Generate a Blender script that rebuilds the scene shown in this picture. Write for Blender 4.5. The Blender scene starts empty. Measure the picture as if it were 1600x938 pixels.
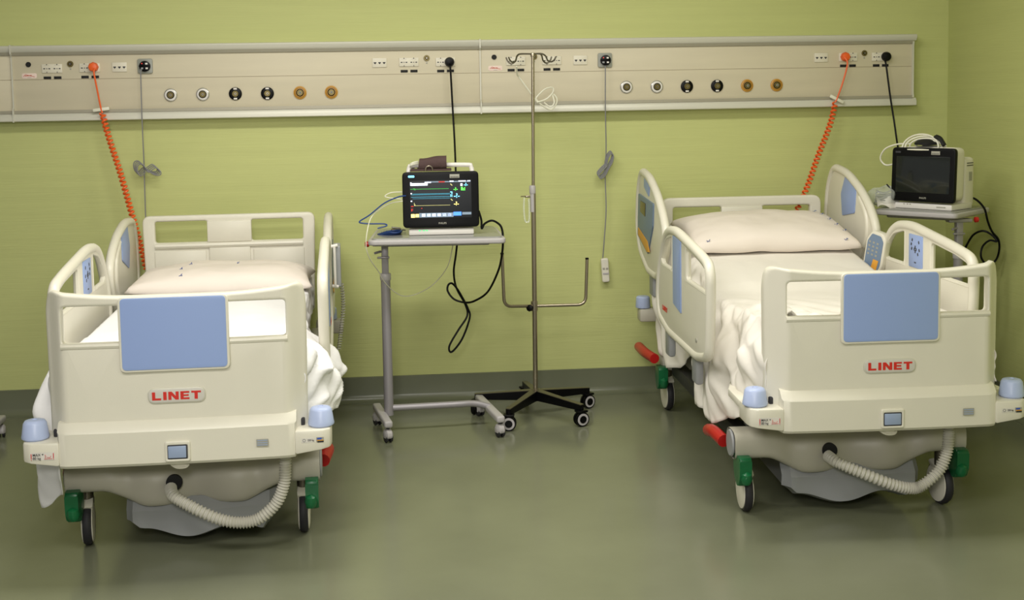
import bpy, bmesh, math, random
from mathutils import Vector, Matrix, noise
random.seed(4)
C = bpy.context.scene.collection
PI = math.pi
scn = bpy.context.scene

# ---------------------------------------------------------------- materials
def lin(c): return tuple(((x/255)/12.92 if x <= 10 else ((x/255+.055)/1.055)**2.4) for x in c)
def mat(name, rgb, rough=.5, metal=0, emit=0, alpha=1, trans=0, vary=0, vscale=8, bump=0, bscale=60, coat=0, spec=.5, stretch=(1,1,1)):
    m = bpy.data.materials.new(name); m.use_nodes = True
    nt = m.node_tree; b = nt.nodes['Principled BSDF']; c = lin(rgb)
    b.inputs['Base Color'].default_value = (*c, 1); b.inputs['Roughness'].default_value = rough
    b.inputs['Metallic'].default_value = metal; b.inputs['Specular IOR Level'].default_value = spec
    b.inputs['Coat Weight'].default_value = coat
    if emit:
        b.inputs['Emission Color'].default_value = (*c, 1); b.inputs['Emission Strength'].default_value = emit
    if alpha < 1: b.inputs['Alpha'].default_value = alpha
    if trans: b.inputs['Transmission Weight'].default_value = trans
    if vary or bump:
        tc = nt.nodes.new('ShaderNodeTexCoord'); mp = nt.nodes.new('ShaderNodeMapping')
        mp.inputs['Scale'].default_value = stretch
        nt.links.new(tc.outputs['Object'], mp.inputs['Vector'])
    if vary:
        n = nt.nodes.new('ShaderNodeTexNoise'); n.inputs['Scale'].default_value = vscale; n.inputs['Detail'].default_value = 5
        r = nt.nodes.new('ShaderNodeValToRGB')
        r.color_ramp.elements[0].position = .3; r.color_ramp.elements[1].position = .7
        r.color_ramp.elements[0].color = (*[x*(1-vary) for x in c], 1); r.color_ramp.elements[1].color = (*[min(1, x*(1+vary)) for x in c], 1)
        nt.links.new(mp.outputs[0], n.inputs['Vector']); nt.links.new(n.outputs['Fac'], r.inputs[0]); nt.links.new(r.outputs[0], b.inputs['Base Color'])
    if bump:
        n = nt.nodes.new('ShaderNodeTexNoise'); n.inputs['Scale'].default_value = bscale; n.inputs['Detail'].default_value = 3
        u = nt.nodes.new('ShaderNodeBump'); u.inputs['Strength'].default_value = bump; u.inputs['Distance'].default_value = .01
        nt.links.new(mp.outputs[0], n.inputs['Vector']); nt.links.new(n.outputs['Fac'], u.inputs['Height']); nt.links.new(u.outputs[0], b.inputs['Normal'])
    return m
M = dict(
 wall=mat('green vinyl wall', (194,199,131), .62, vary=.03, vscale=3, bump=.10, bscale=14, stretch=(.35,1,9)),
 wallr=mat('green vinyl wall right shaded', (184,189,122), .62, vary=.03, vscale=3, bump=.10, bscale=14, stretch=(1,.35,9)),  # same vinyl, the right wall's dimmer light put into a darker colour
 floor=mat('grey green linoleum', (116,119,98), .20, vary=.07, vscale=2.2, bump=.02, bscale=30, spec=.55),
 base=mat('grey green skirting vinyl', (108,112,90), .3, vary=.04, vscale=5),
 ceil=mat('ceiling paint', (235,233,225), .8),
 panel=mat('beige laminate panel', (208,199,174), .5, vary=.04, vscale=3, stretch=(.5,1,6)),
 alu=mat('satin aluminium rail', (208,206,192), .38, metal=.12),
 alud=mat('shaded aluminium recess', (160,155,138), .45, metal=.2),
 seam=mat('dark joint line', (150,136,112), .6),
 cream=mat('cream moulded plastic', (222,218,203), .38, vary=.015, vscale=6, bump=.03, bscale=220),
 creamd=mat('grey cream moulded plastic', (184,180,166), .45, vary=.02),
 grey=mat('grey plastic cover', (150,152,154), .45),
 blue=mat('light blue plastic inlay', (146,168,218), .4),
 cup=mat('pale blue bumper plastic', (178,192,228), .35),
 dark=mat('dark rubber and underbed shade', (38,37,42), .6),
 black=mat('black plastic', (6,6,8), .4, spec=.2),
 blackm=mat('black matte', (12,12,13), .7),
 glassb=mat('dark display glass', (26,30,28), .12, coat=.3),
 white=mat('white plastic', (226,222,216), .35),
 whitep=mat('white socket plastic', (222,216,198), .4),
 green=mat('green pedal plastic', (14,98,56), .35),
 red=mat('red lever plastic', (176,28,26), .35),
 redt=mat('red lettering', (206,44,34), .5),
 sheet=mat('white cotton sheet', (238,237,238), .85, bump=.25, bscale=9),
 sheetb=mat('cream white cotton sheet', (230,225,216), .85, bump=.25, bscale=9),
 pillow=mat('cotton pillowcase', (230,220,210), .85, bump=.2, bscale=10),
 matt=mat('mattress cover', (205,200,190), .7),
 print=mat('faded blue laundry print', (70,92,150), .8),
 steel=mat('brushed steel', (168,158,138), .3, metal=.9),
 steeld=mat('dark steel', (110,104,92), .35, metal=.8),
 silver=mat('silver painted tube', (158,154,158), .38, metal=.3),
 ttop=mat('grey table laminate', (138,138,134), .22),
 tedge=mat('pale grey table edge', (178,174,174), .35),
 orange=mat('orange cord', (238,100,36), .4),
 gcord=mat('grey cable', (132,132,136), .5),
 wcord=mat('white cable', (226,224,206), .4),
 bcord=mat('blue cable', (30,62,120), .4),
 box=mat('translucent grey box', (150,152,142), .35),
 chrome=mat('chrome ring', (196,196,196), .25, metal=.8),
 brass=mat('brass socket core', (112,100,60), .35, metal=.6),
 gold=mat('yellow ochre ring', (196,142,44), .4),
 ink=mat('dark print', (48,48,52), .6),
 cuff=mat('brown nylon cuff', (74,54,52), .8, bump=.2, bscale=60),
 clear=mat('clear plastic', (235,240,235), .08, alpha=.28),
 yellow=mat('orange yellow keypad', (222,160,60), .5),
 steelgrey=mat('blue grey keypad', (112,132,158), .45),
 lab=mat('white label', (222,218,210), .5), labg=mat('grey label', (160,158,146), .5), pink=mat('pink label', (236,214,204), .6), redl=mat('faint red print', (196,90,70), .6),
 hose=mat('ribbed hose', (196,193,182), .4),
)
def em(name, rgb, s=1.5): return mat(name, rgb, .5, emit=s)
M.update(eg=em('green trace', (60,180,70), .9), ec=em('cyan trace', (70,170,200), .8), ey=em('yellow trace', (190,185,120), .8), ew=em('white screen text', (225,232,255), 1.4),
  eb=em('blue screen key', (70,130,255), 1.5), er=em('red screen text', (190,60,50), .8), eyk=em('yellow screen key', (250,225,130), 1.4), egg=em('bright green text', (90,235,80), 1.3), ecc=em('bright cyan text', (120,215,255), 1.4),
  egr=em('grey screen bar', (110,125,140), .8), eld=em('green light', (60,240,120), 1.2), scr=em('lit black screen', (6,10,18), .5))

# ---------------------------------------------------------------- geometry helpers
class B:
    def __init__(s): s.bm = bmesh.new()
    def box(s, c, sz, r=0, rot=None, seg=2, taper=None):
        g = bmesh.ops.create_cube(s.bm, size=1)['verts']
        for v in g:
            v.co = Vector((v.co.x*sz[0], v.co.y*sz[1], v.co.z*sz[2]))
            if taper and v.co.z > 0: v.co.x *= taper; v.co.y *= taper
        if r:
            es = list({e for v in g for e in v.link_edges})
            res = bmesh.ops.bevel(s.bm, geom=es, offset=min(r, min(sz)*.49), segments=seg, profile=.5, affect='EDGES')
            g = list({v for f in res['faces'] for v in f.verts} | {v for v in g if v.is_valid})
        m = Matrix.Translation(Vector(c)) @ (rot.to_4x4() if rot else Matrix())
        bmesh.ops.transform(s.bm, matrix=m, verts=g); return s
    def tube(s, pts, r, n=8, closed=False, smooth=0, caps=True, rfun=None):
        pts = [Vector(p) for p in pts]
        if smooth: pts = catmull(pts, smooth, closed)
        N = len(pts); rings = []; nrm = None
        for i, p in enumerate(pts):
            a = pts[(i-1) % N] if (closed or i > 0) else p; b = pts[(i+1) % N] if (closed or i < N-1) else p
            t = (b-a)
            t = t.normalized() if t.length > 1e-9 else Vector((0,0,1))
            if nrm is None:
                nrm = t.orthogonal().normalized()
            else:
                nrm = (nrm - t*nrm.dot(t))
                nrm = nrm.normalized() if nrm.length > 1e-6 else t.orthogonal().normalized()
            bi = t.cross(nrm); rr = rfun(i/(N-1)) if rfun else r
            rings.append([s.bm.verts.new(p + nrm*math.cos(2*PI*k/n)*rr + bi*math.sin(2*PI*k/n)*rr) for k in range(n)])
        M_ = N if closed else N-1
        for i in range(M_):
            A, Bq = rings[i], rings[(i+1) % N]; off = 0
            if closed and i == N-1:
                off = min(range(n), key=lambda o: sum((A[k].co-Bq[(k+o) % n].co).length for k in range(n)))
            for k in range(n):
                s.bm.faces.new((A[k], A[(k+1) % n], Bq[(k+1+off) % n], Bq[(k+off) % n]))
        if caps and not closed:
            s.bm.faces.new(rings[0][::-1]); s.bm.faces.new(rings[-1])
        return s
    def lathe(s, prof, c=(0,0,0), rot=None, n=24):   # prof: (r,z) from bottom to top
        m = Matrix.Translation(Vector(c)) @ (rot.to_4x4() if rot else Matrix())
        R = []
        for r, z in prof:
            if r < 1e-6: R.append([s.bm.verts.new(m @ Vector((0,0,z)))])
            else: R.append([s.bm.verts.new(m @ Vector((r*math.cos(2*PI*k/n), r*math.sin(2*PI*k/n), z))) for k in range(n)])
        for A, D in zip(R, R[1:]):
            for k in range(n):
                f = [A[k % len(A)], A[(k+1) % len(A)], D[(k+1) % len(D)], D[k % len(D)]]
                f = list(dict.fromkeys(f))
                if len(f) > 2: s.bm.faces.new(f)
        if len(R[0]) > 1: s.bm.faces.new(R[0][::-1])
        if len(R[-1]) > 1: s.bm.faces.new(R[-1])
        return s
    def cyl(s, a, b, r, r2=None, n=20):
        a, b = Vector(a), Vector(b); d = b-a; q = d.to_track_quat('Z', 'Y').to_matrix()
        return s.lathe([(r, 0), (r if r2 is None else r2, d.length)], a, q, n)
    def prism(s, poly, z0, z1, mt=None, r=0):       # polygon in xy, extruded z0..z1, then transformed by mt
        lo = [s.bm.verts.new((x, y, z0)) for x, y in poly]; hi = [s.bm.verts.new((x, y, z1)) for x, y in poly]
        n = len(poly); fs = [s.bm.faces.new(lo[::-1]), s.bm.faces.new(hi)]
        for k in range(n): fs.append(s.bm.faces.new((lo[k], lo[(k+1) % n], hi[(k+1) % n], hi[k])))
        g = lo+hi
        if r:
            es = list({e for f in fs for e in f.edges})
            res = bmesh.ops.bevel(s.bm, geom=es, offset=r, segments=2, profile=.5, affect='EDGES')
            g = list({v for f in res['faces'] for v in f.verts} | {v for v in g if v.is_valid})
        if mt: bmesh.ops.transform(s.bm, matrix=mt, verts=g)
        return s
    def grid(s, fn, nu, nv, closed_u=False):
        V = [[s.bm.verts.new(fn(i/nu, j/nv)) for j in range(nv+1)] for i in range(nu+(0 if closed_u else 1))]
        for i in range(nu):
            for j in range(nv):
                A, D = V[i], V[(i+1) % len(V)]
                s.bm.faces.new((A[j], D[j], D[j+1], A[j+1]))
        return s
    def add(s, me, mt=None):
        n0 = len(s.bm.verts); s.bm.from_mesh(me); s.bm.verts.ensure_lookup_table()
        if mt: bmesh.ops.transform(s.bm, matrix=mt, verts=s.bm.verts[n0:])
        return s
    def obj(s, name, m, parent=None, loc=None, rotz=0, ang=40):
        bmesh.ops.recalc_face_normals(s.bm, faces=s.bm.faces)
        me = bpy.data.meshes.new(name); s.bm.to_mesh(me); s.bm.free()
        return link(name, me, m, parent, loc, rotz, ang)
def link(name, me, m, parent=None, loc=None, rotz=0, ang=40):
    me.shade_smooth()
    me.set_sharp_from_angle(angle=math.radians(ang))
    me.materials.clear(); me.materials.append(M[m] if isinstance(m, str) else m)
    o = bpy.data.objects.new(name, me); C.objects.link(o)
    if parent is not None: o.parent = parent
    if loc is not None: o.location = loc
    o.rotation_euler[2] = rotz
    return o
def catmull(pts, k, closed=False):
    pts = [Vector(p) for p in pts]; out = []; N = len(pts)
    for i in range(N if closed else N-1):
        g = lambda j: pts[j % N] if closed else pts[max(0, min(N-1, j))]
        p0, p1, p2, p3 = g(i-1), g(i), g(i+1), g(i+2)
        for t in (q/k for q in range(k)):
            out.append(.5*((2*p1)+(p2-p0)*t+(2*p0-5*p1+4*p2-p3)*t*t+(3*p1-p0-3*p2+p3)*t**3))
    if not closed: out.append(pts[-1])
    return out
def rpoly(pts, r, seg=5):                            # round the corners of a 2D polygon
    out = []; n = len(pts)
    for i in range(n):
        p = Vector(pts[i][:2]); a = Vector(pts[i-1][:2]); b = Vector(pts[(i+1) % n][:2])
        rr = pts[i][2] if len(pts[i]) > 2 else r
        d1 = (a-p); d2 = (b-p); q = min(rr, d1.length*.48, d2.length*.48)
        s, e = p+d1.normalized()*q, p+d2.normalized()*q
        if q < 1e-5: out.append(tuple(p)); continue
        for k in range(seg+1):
            t = k/seg; out.append(tuple(s*(1-t)**2+p*2*t*(1-t)+e*t*t))
    return out
def rect(x0, y0, x1, y1): return [(x0,y0),(x1,y0),(x1,y1),(x0,y1)]
def curve_mesh(cu):
    o = bpy.data.objects.new('tmp', cu); C.objects.link(o)
    dg = bpy.context.evaluated_depsgraph_get(); me = bpy.data.meshes.new_from_object(o.evaluated_get(dg))
    bpy.data.objects.remove(o)
    bm = bmesh.new(); bm.from_mesh(me); bmesh.ops.remove_doubles(bm, verts=bm.verts, dist=1e-5); bm.to_mesh(me); bm.free()
    return me
def plate(outline, holes, t, bev=.003, res=2):       # in xy plane, thickness along z, centred
    cu = bpy.data.curves.new('plate', 'CURVE'); cu.dimensions = '2D'; cu.fill_mode = 'BOTH'
    for poly in [outline]+holes:
        sp = cu.splines.new('POLY'); sp.points.add(len(poly)-1); sp.use_cyclic_u = True
        for q, p in zip(sp.points, poly): q.co = (p[0], p[1], 0, 1)
    cu.extrude = max(1e-4, t/2-bev); cu.bevel_depth = bev; cu.bevel_resolution = res; cu.offset = -bev
    return curve_mesh(cu)
def text_mesh(s, size, depth=.0004, bold=0, align='CENTER', sx=1):
    cu = bpy.data.curves.new('t', 'FONT'); cu.body = s; cu.size = size; cu.extrude = depth; cu.align_x = align; cu.align_y = 'CENTER'; cu.offset = bold
    me = curve_mesh(cu)
    if sx != 1:
        for v in me.vertices: v.co.x *= sx
    return me
XZ = Matrix(((1,0,0,0),(0,0,-1,0),(0,1,0,0),(0,0,0,1)))       # local xy -> world xz, +z -> -y (towards the room)
YZp = Matrix(((0,0,1,0),(1,0,0,0),(0,1,0,0),(0,0,0,1)))       # local xy -> world yz, +z -> +x
YZm = Matrix(((0,0,-1,0),(-1,0,0,0),(0,1,0,0),(0,0,0,1)))     # seen from -x : local x -> -y, +z -> -x
T = Matrix.Translation
def props(o, label, cat, group=None):
    o['label'] = label; o['category'] = cat
    if group: o['group'] = group
    return o
def thing(name, label, cat, loc=(0,0,0), rotz=0, group=None):
    o = bpy.data.objects.new(name, None); C.objects.link(o); o.location = loc; o.rotation_euler = (0,0,rotz); o.empty_display_size = .1
    return props(o, label, cat, group)
def struct(o): o['kind'] = 'structure'; return o
def sm(a, b, x): t = max(0, min(1, (x-a)/(b-a))); return t*t*(3-2*t)

# ---------------------------------------------------------------- room
XR = 3.147
struct(B().box((-1.5,-4.5,-.05), (9.4,9.2,.1)).obj('floor', 'floor'))
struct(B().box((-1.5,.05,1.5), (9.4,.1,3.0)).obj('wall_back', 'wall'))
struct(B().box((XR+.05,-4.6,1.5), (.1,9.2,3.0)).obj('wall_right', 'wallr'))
struct(B().box((-1.5,-4.5,3.05), (9.4,9.2,.1)).obj('ceiling', 'ceil'))
# coved skirting: profile (depth, z)
prof = [(0,.141),(.006,.138),(.007,.04),(.013,.02),(.028,.006),(.05,.0012),(.05,0),(0,0)]
b = B(); b.prism([(-p[0], p[1]) for p in prof], -6.1, XR, Matrix(((0,0,1,0),(1,0,0,0),(0,1,0,0),(0,0,0,1)))); struct(b.obj('baseboard_back', 'base'))
b = B(); b.prism([(XR-p[0], p[1]) for p in prof], -9, 0, Matrix(((1,0,0,0),(0,0,1,0),(0,1,0,0),(0,0,0,1)))); struct(b.obj('baseboard_right', 'base'))

# ---------------------------------------------------------------- medical supply units on the wall
PF = -.07
def rail_profile(z0, z1, flip):
    # satin outer lip + shaded recess towards the panel
    if flip: return [(0,z1),(-.085,z1),(-.09,z1-.004),(-.09,z0+.018),(-.078,z0),(0,z0)]
    return [(0,z0),(-.085,z0),(-.09,z0+.004),(-.09,z1-.018),(-.078,z1),(0,z1)]
XP = Matrix(((0,0,1,0),(1,0,0,0),(0,1,0,0),(0,0,0,1)))   # (y,z) polygon extruded along x
def disc(root, name, m, x, z, r, d, y=PF, n=28, par=None):
    return B().lathe([(r*.96,-.001),(r,.001),(r,d-.001),(r*.94,d)], (x,y,z), Matrix.Rotation(PI/2, 3, 'X'), n).obj(name, m, par or root)
def wall_unit(x0, x1, label, items, endcap=False):
    t = thing('medical_supply_unit', label, 'wall panel', (x0, 0, 0)); W_ = x1-x0
    B().box((W_/2, PF/2, 1.773), (W_-.004, -PF, .30), .001).obj('front_panel', 'panel', t)
    B().box((W_/2, PF-.0004, 1.792), (W_-.01, .001, .0022)).obj('joint_line', 'seam', t)
    b = B(); b.prism(rail_profile(1.934, 1.969, True), .002, W_-.002+(.02 if endcap else 0), XP); b.obj('top_rail', 'alu', t)
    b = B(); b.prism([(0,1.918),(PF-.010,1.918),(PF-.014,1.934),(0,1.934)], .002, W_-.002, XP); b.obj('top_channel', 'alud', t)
    b = B(); b.prism(rail_profile(1.574, 1.618, False), .002, W_-.002+(.02 if endcap else 0), XP); b.obj('bottom_rail', 'alu', t)
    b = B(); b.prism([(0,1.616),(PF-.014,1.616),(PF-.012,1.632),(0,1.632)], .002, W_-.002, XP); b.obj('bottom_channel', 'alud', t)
    b = B(); b.prism([(0,1.572),(-.094,1.572),(-.094,1.635),(-.079,1.65),(-.079,1.91),(-.094,1.925),(-.094,1.972),(0,1.972)], -.004, .003, XP); b.obj('end_strip', 'alu', t)
    if endcap:
        b = B(); b.prism([(0,1.62),(-.085,1.62),(-.079,1.65),(-.079,1.905),(-.085,1.93),(0,1.93)], W_-.004, W_+.006, XP); b.obj('end_cap', 'alu', t)
    for it in items:
        k, x, z = it[0], it[1]-x0, it[2]
        if k == 'knob': disc(t, 'round_cap', 'blackm', x, z, .0135, .006)
        elif k == 'earth':
            o = disc(t, 'earth_socket', 'brass', x, z, .016, .006); disc(t, 'pin', 'blackm', x, z, .008, .009, par=o); disc(t, 'pin', 'steel', x, z, .004, .011, par=o)
            B().box((x, PF-.0008, z-.026), (.008,.001,.008)).obj('earth_mark', 'labg', t)
        elif k == 'logo':
            B().add(plate(rpoly(rect(x-.038,z-.014,x+.038,z+.013), .010), [], .001, .0002), T((0,PF-.0008,0)) @ XZ).obj('maker_sticker', 'pink', t)
            b = B(); b.tube([(x-.03,PF-.0016,z-.004),(x-.018,PF-.0016,z+.006),(x-.008,PF-.0016,z+.003),(x+.028,PF-.0016,z-.006)], .0012, 5, smooth=4)
            b.tube([(x-.022,PF-.0016,z-.001),(x+.012,PF-.0016,z+.002)], .0018, 5); b.obj('sticker_print', 'redl', t)
            B().box((x, PF-.0014, z-.0095), (.02,.0006,.0022)).obj('sticker_print', 'labg', t)
        elif k == 'double':
            o = B().box((x, PF-.003, z), (.104,.006,.046), .002).obj('double_socket', 'whitep', t)
            b = B()
            for s in (-1, 1):
                cx = x+s*.026
                b.box((cx-.013,PF-.0064,z-.001), (.009,.0012,.005)); b.box((cx+.013,PF-.0064,z-.001), (.009,.0012,.005)); b.box((cx,PF-.0064,z-.001), (.004,.0012,.005))
                b.box((cx,PF-.0064,z+.020), (.004,.0012,.006)); b.box((cx,PF-.0064,z-.0195), (.003,.0012,.006))
            b.obj('contact_holes', 'ink', o)
            b = B()
            for s in (-1, 1):
                cx = x+s*.026
                for a in range(-4, 5):
                    an = PI/2+a*.16; b.box((cx+math.cos(an)*.020,PF-.0063,z-.002+math.sin(an)*.020), (.0035,.0006,.0008), rot=Matrix.Rotation(-(an-PI/2),3,'Y'))
            b.obj('shutter_outline', 'labg', o)
            for s in (-1, 1): B().box((x+s*.026, PF-.001, z-.048), (.038,.002,.014), .0008).obj('rating_label', 'blackm', t)
        elif k == 'data':
            o = B().box((x, PF-.003, z), (.076,.006,.050), .002).obj('data_socket_plate', 'whitep', t)
            for s in (-1, 0, 1):
                b = B(); b.prism([(-.007,.003),(.007,.003),(.007,-.001),(.003,-.004),(.003,-.007),(-.003,-.007),(-.003,-.004),(-.007,-.001)], -.0005, .0005, T((x+s*.024,PF-.0066,z)) @ XZ); b.obj('data_port', 'ink', o)
        elif k == 'call':
            o = B().add(plate(rpoly(rect(x-.039,z-.039,x+.039,z+.039), .012), [], .012, .003), T((0,PF-.006,0)) @ XZ).obj('nurse_call_box', 'box', t)
            disc(t, 'connector', 'black', x+.001, z-.001, .028, .020, y=PF-.010, par=o)
            for dx, dz, mm in ((-.012,.013,'er'),(.011,.012,'white'),(.012,-.012,'white'),(-.012,-.012,'grey')):
                B().box((x+dx, PF-.031, z+dz), (.012 if mm != 'er' else .006,.003,.009 if mm != 'er' else .006), .001).obj('indicator', mm, o)
            b = B(); b.tube([(x-.028,PF-.03,z),(x,PF-.033,z+.001),(x+.028,PF-.03,z)], .003, 6, smooth=3); b.obj('strap', 'black', o)
        elif k.startswith('gas'):
            kind = k[3:]
            o = B().lathe([(.032,0),(.034,.003),(.034,.007),(.031,.010),(.022,.011)], (x,PF,z), Matrix.Rotation(PI/2,3,'X'), 36).obj('gas_outlet', {'w':'chrome','b':'black','y':'gold'}[kind], t)
            if kind == 'w':
                disc(t, 'black_ring', 'black', x, z, .0325, .0075, par=o); disc(t, 'white_ring', 'white', x, z, .0295, .0118, par=o)
            if kind == 'b':
                for s in (1, -1): B().box((x, PF-.0112, z+s*.026), (.018,.002,.009), .0008).obj('white_tag', 'white', o)
            if kind == 'y':
                b = B(); b.tube([(x+.026*math.cos(a*PI/12), PF-.0115, z+.026*math.sin(a*PI/12)) for a in range(24)], .0009, 5, closed=True); b.obj('engraved_ring', 'ink', o)
            disc(t, 'black_collar', 'black', x, z, .0205, .0135, par=o)
            disc(t, 'brass_core', 'brass', x, z, .0165, .0155, par=o); disc(t, 'core_pin', 'steel' if kind != 'y' else 'labg', x+.001, z, .0065, .018, par=o)
            disc(t, 'core_hole', 'ink', x+.001, z, .003, .0195, par=o)
    return t
def ww(lst): return lst
L1 = [('knob', -1.849, 1.871), ('logo', -1.847, 1.813), ('double', -1.73, 1.849), ('earth', -1.637, 1.871), ('double', -1.539, 1.85), ('data', -1.387, 1.851), ('call', -1.255, 1.854), ('gasw', -1.13, 1.701), ('gasw', -0.964, 1.702), ('gasb', -0.795, 1.702), ('gasb', -0.628, 1.701), ('gasy', -0.457, 1.702), ('gasy', -0.292, 1.702), ('data', -0.033, 1.854), ('double', 0.123, 1.855), ('earth', 0.218, 1.875), ('double', 0.318, 1.853)]
L2 = [('knob', 0.58, 1.875), ('logo', 0.586, 1.816), ('double', 0.697, 1.852), ('double', 0.892, 1.853), ('earth', 0.797, 1.875), ('data', 1.048, 1.852), ('call', 1.182, 1.85), ('gasw', 1.299, 1.703), ('gasw', 1.467, 1.702), ('gasb', 1.634, 1.701), ('gasb', 1.802, 1.701), ('gasy', 1.97, 1.7), ('gasy', 2.136, 1.7), ('data', 2.388, 1.847), ('double', 2.541, 1.848), ('earth', 2.634, 1.868), ('double', 2.728, 1.847)]
wall_unit(-4.37, -1.932, 'beige medical wall panel cut off by the left edge of the picture', [('gasy',-2.6,1.70),('gasy',-2.43,1.70),('data',-2.4,1.85),('double',-2.25,1.85)])
wall_unit(-1.932, .505, 'beige medical wall panel above the left bed, orange plug in its socket', L1)
wall_unit(.505, 2.91, 'beige medical wall panel above the right bed, ending near the room corner', L2, True)

# ---------------------------------------------------------------- beds
def letters(sz, s='LINET'):
    # heavy extended capitals, drawn as polygons in a cell 1 wide and 1 high
    G = dict(L=[[(0,0),(.95,0),(.95,.24),(.34,.24),(.34,1),(0,1)]], I=[[(0,0),(.36,0),(.36,1),(0,1)]],
      N=[[(0,0),(.32,0),(.32,.55),(.75,0),(1.1,0),(1.1,1),(.78,1),(.78,.45),(.36,1),(0,1)]],
      E=[[(0,0),(.95,0),(.95,.22),(.34,.22),(.34,.40),(.88,.40),(.88,.60),(.34,.60),(.34,.78),(.95,.78),(.95,1),(0,1)]],
      T=[[(.33,0),(.68,0),(.68,.77),(1.02,.77),(1.02,1),(0,1),(0,.77),(.33,.77)]])
    wd = dict(L=1.0, I=.36, N=1.1, E=.98, T=1.02); x = 0; out = []
    for ch in s:
        for p in G[ch]: out.append([((a+x)*sz, b*sz) for a, b in p])
        x += wd[ch]+.18
    tot = (x-.18)*sz
    return [[(a-tot/2, b-sz/2) for a, b in p] for p in out]
def bend_v(x, amt=.075): return amt*sm(.375,.46,abs(x))+.012*(x/.43)**2
def foot_part(me_or_b, amt=.075):
    bm = me_or_b.bm
    for xx in (.44,.447,-.44,-.447,-.435,-.43,-.425,-.42,-.41,-.40,-.39,-.38,-.37,-.3,-.2,-.1,0,.1,.2,.3,.37,.38,.39,.40,.41,.42,.425,.43,.435):
        bmesh.ops.bisect_plane(bm, geom=bm.verts[:]+bm.edges[:]+bm.faces[:], plane_co=(xx,0,0), plane_no=(1,0,0), dist=1e-5)
    for v in bm.verts: v.co.y += bend_v(v.co.x, amt)
    return me_or_b
def caster(root, u, v, yaw, side):
    R_ = Matrix.Rotation(yaw, 3, 'Z')
    o = thing_child('caster', root, (u, v, 0), yaw)
    rt = Matrix.Rotation(PI/2, 3, 'Y')
    B().lathe([(.070,-.017),(.082,-.015),(.087,-.006),(.087,.006),(.082,.015),(.070,.017)], (0,0,.087), rt, 40).obj('tyre', 'dark', o)
    for s in (-1, 1): B().lathe([(.076,0),(.075,.003),(.055,.007),(0,.009)] if s > 0 else [(0,-.009),(.055,-.007),(.075,-.003),(.076,0)], (s*.0165,0,.087), rt, 36).obj('wheel_cover', 'cream', o)
    q = B(); q.prism([(.096*math.cos(a*PI/18), .096*math.sin(a*PI/18)) for a in range(5,14)]+[(-.03,.05),(.03,.05)], -.0225, .0225, Matrix(((0,0,1,0),(1,0,0,0),(0,1,0,.087),(0,0,0,1))), r=.004)
    q.obj('hood', 'cream', o)
    B().cyl((0,0,.16), (0,0,.24), .024).obj('stem', 'steeld', o)
    return o
def thing_child(name, parent, loc, rotz):
    o = bpy.data.objects.new(name, None); C.objects.link(o); o.parent = parent; o.location = loc; o.rotation_euler = (0,0,rotz); o.empty_display_size = .05; return o
def raise_head(p, ang):
    v, z = p[0]-.95, p[1]-.77; c, s = math.cos(ang), math.sin(ang)
    return (.95+v*c-z*s, .77+v*s+z*c)+tuple(p[2:])
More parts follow.
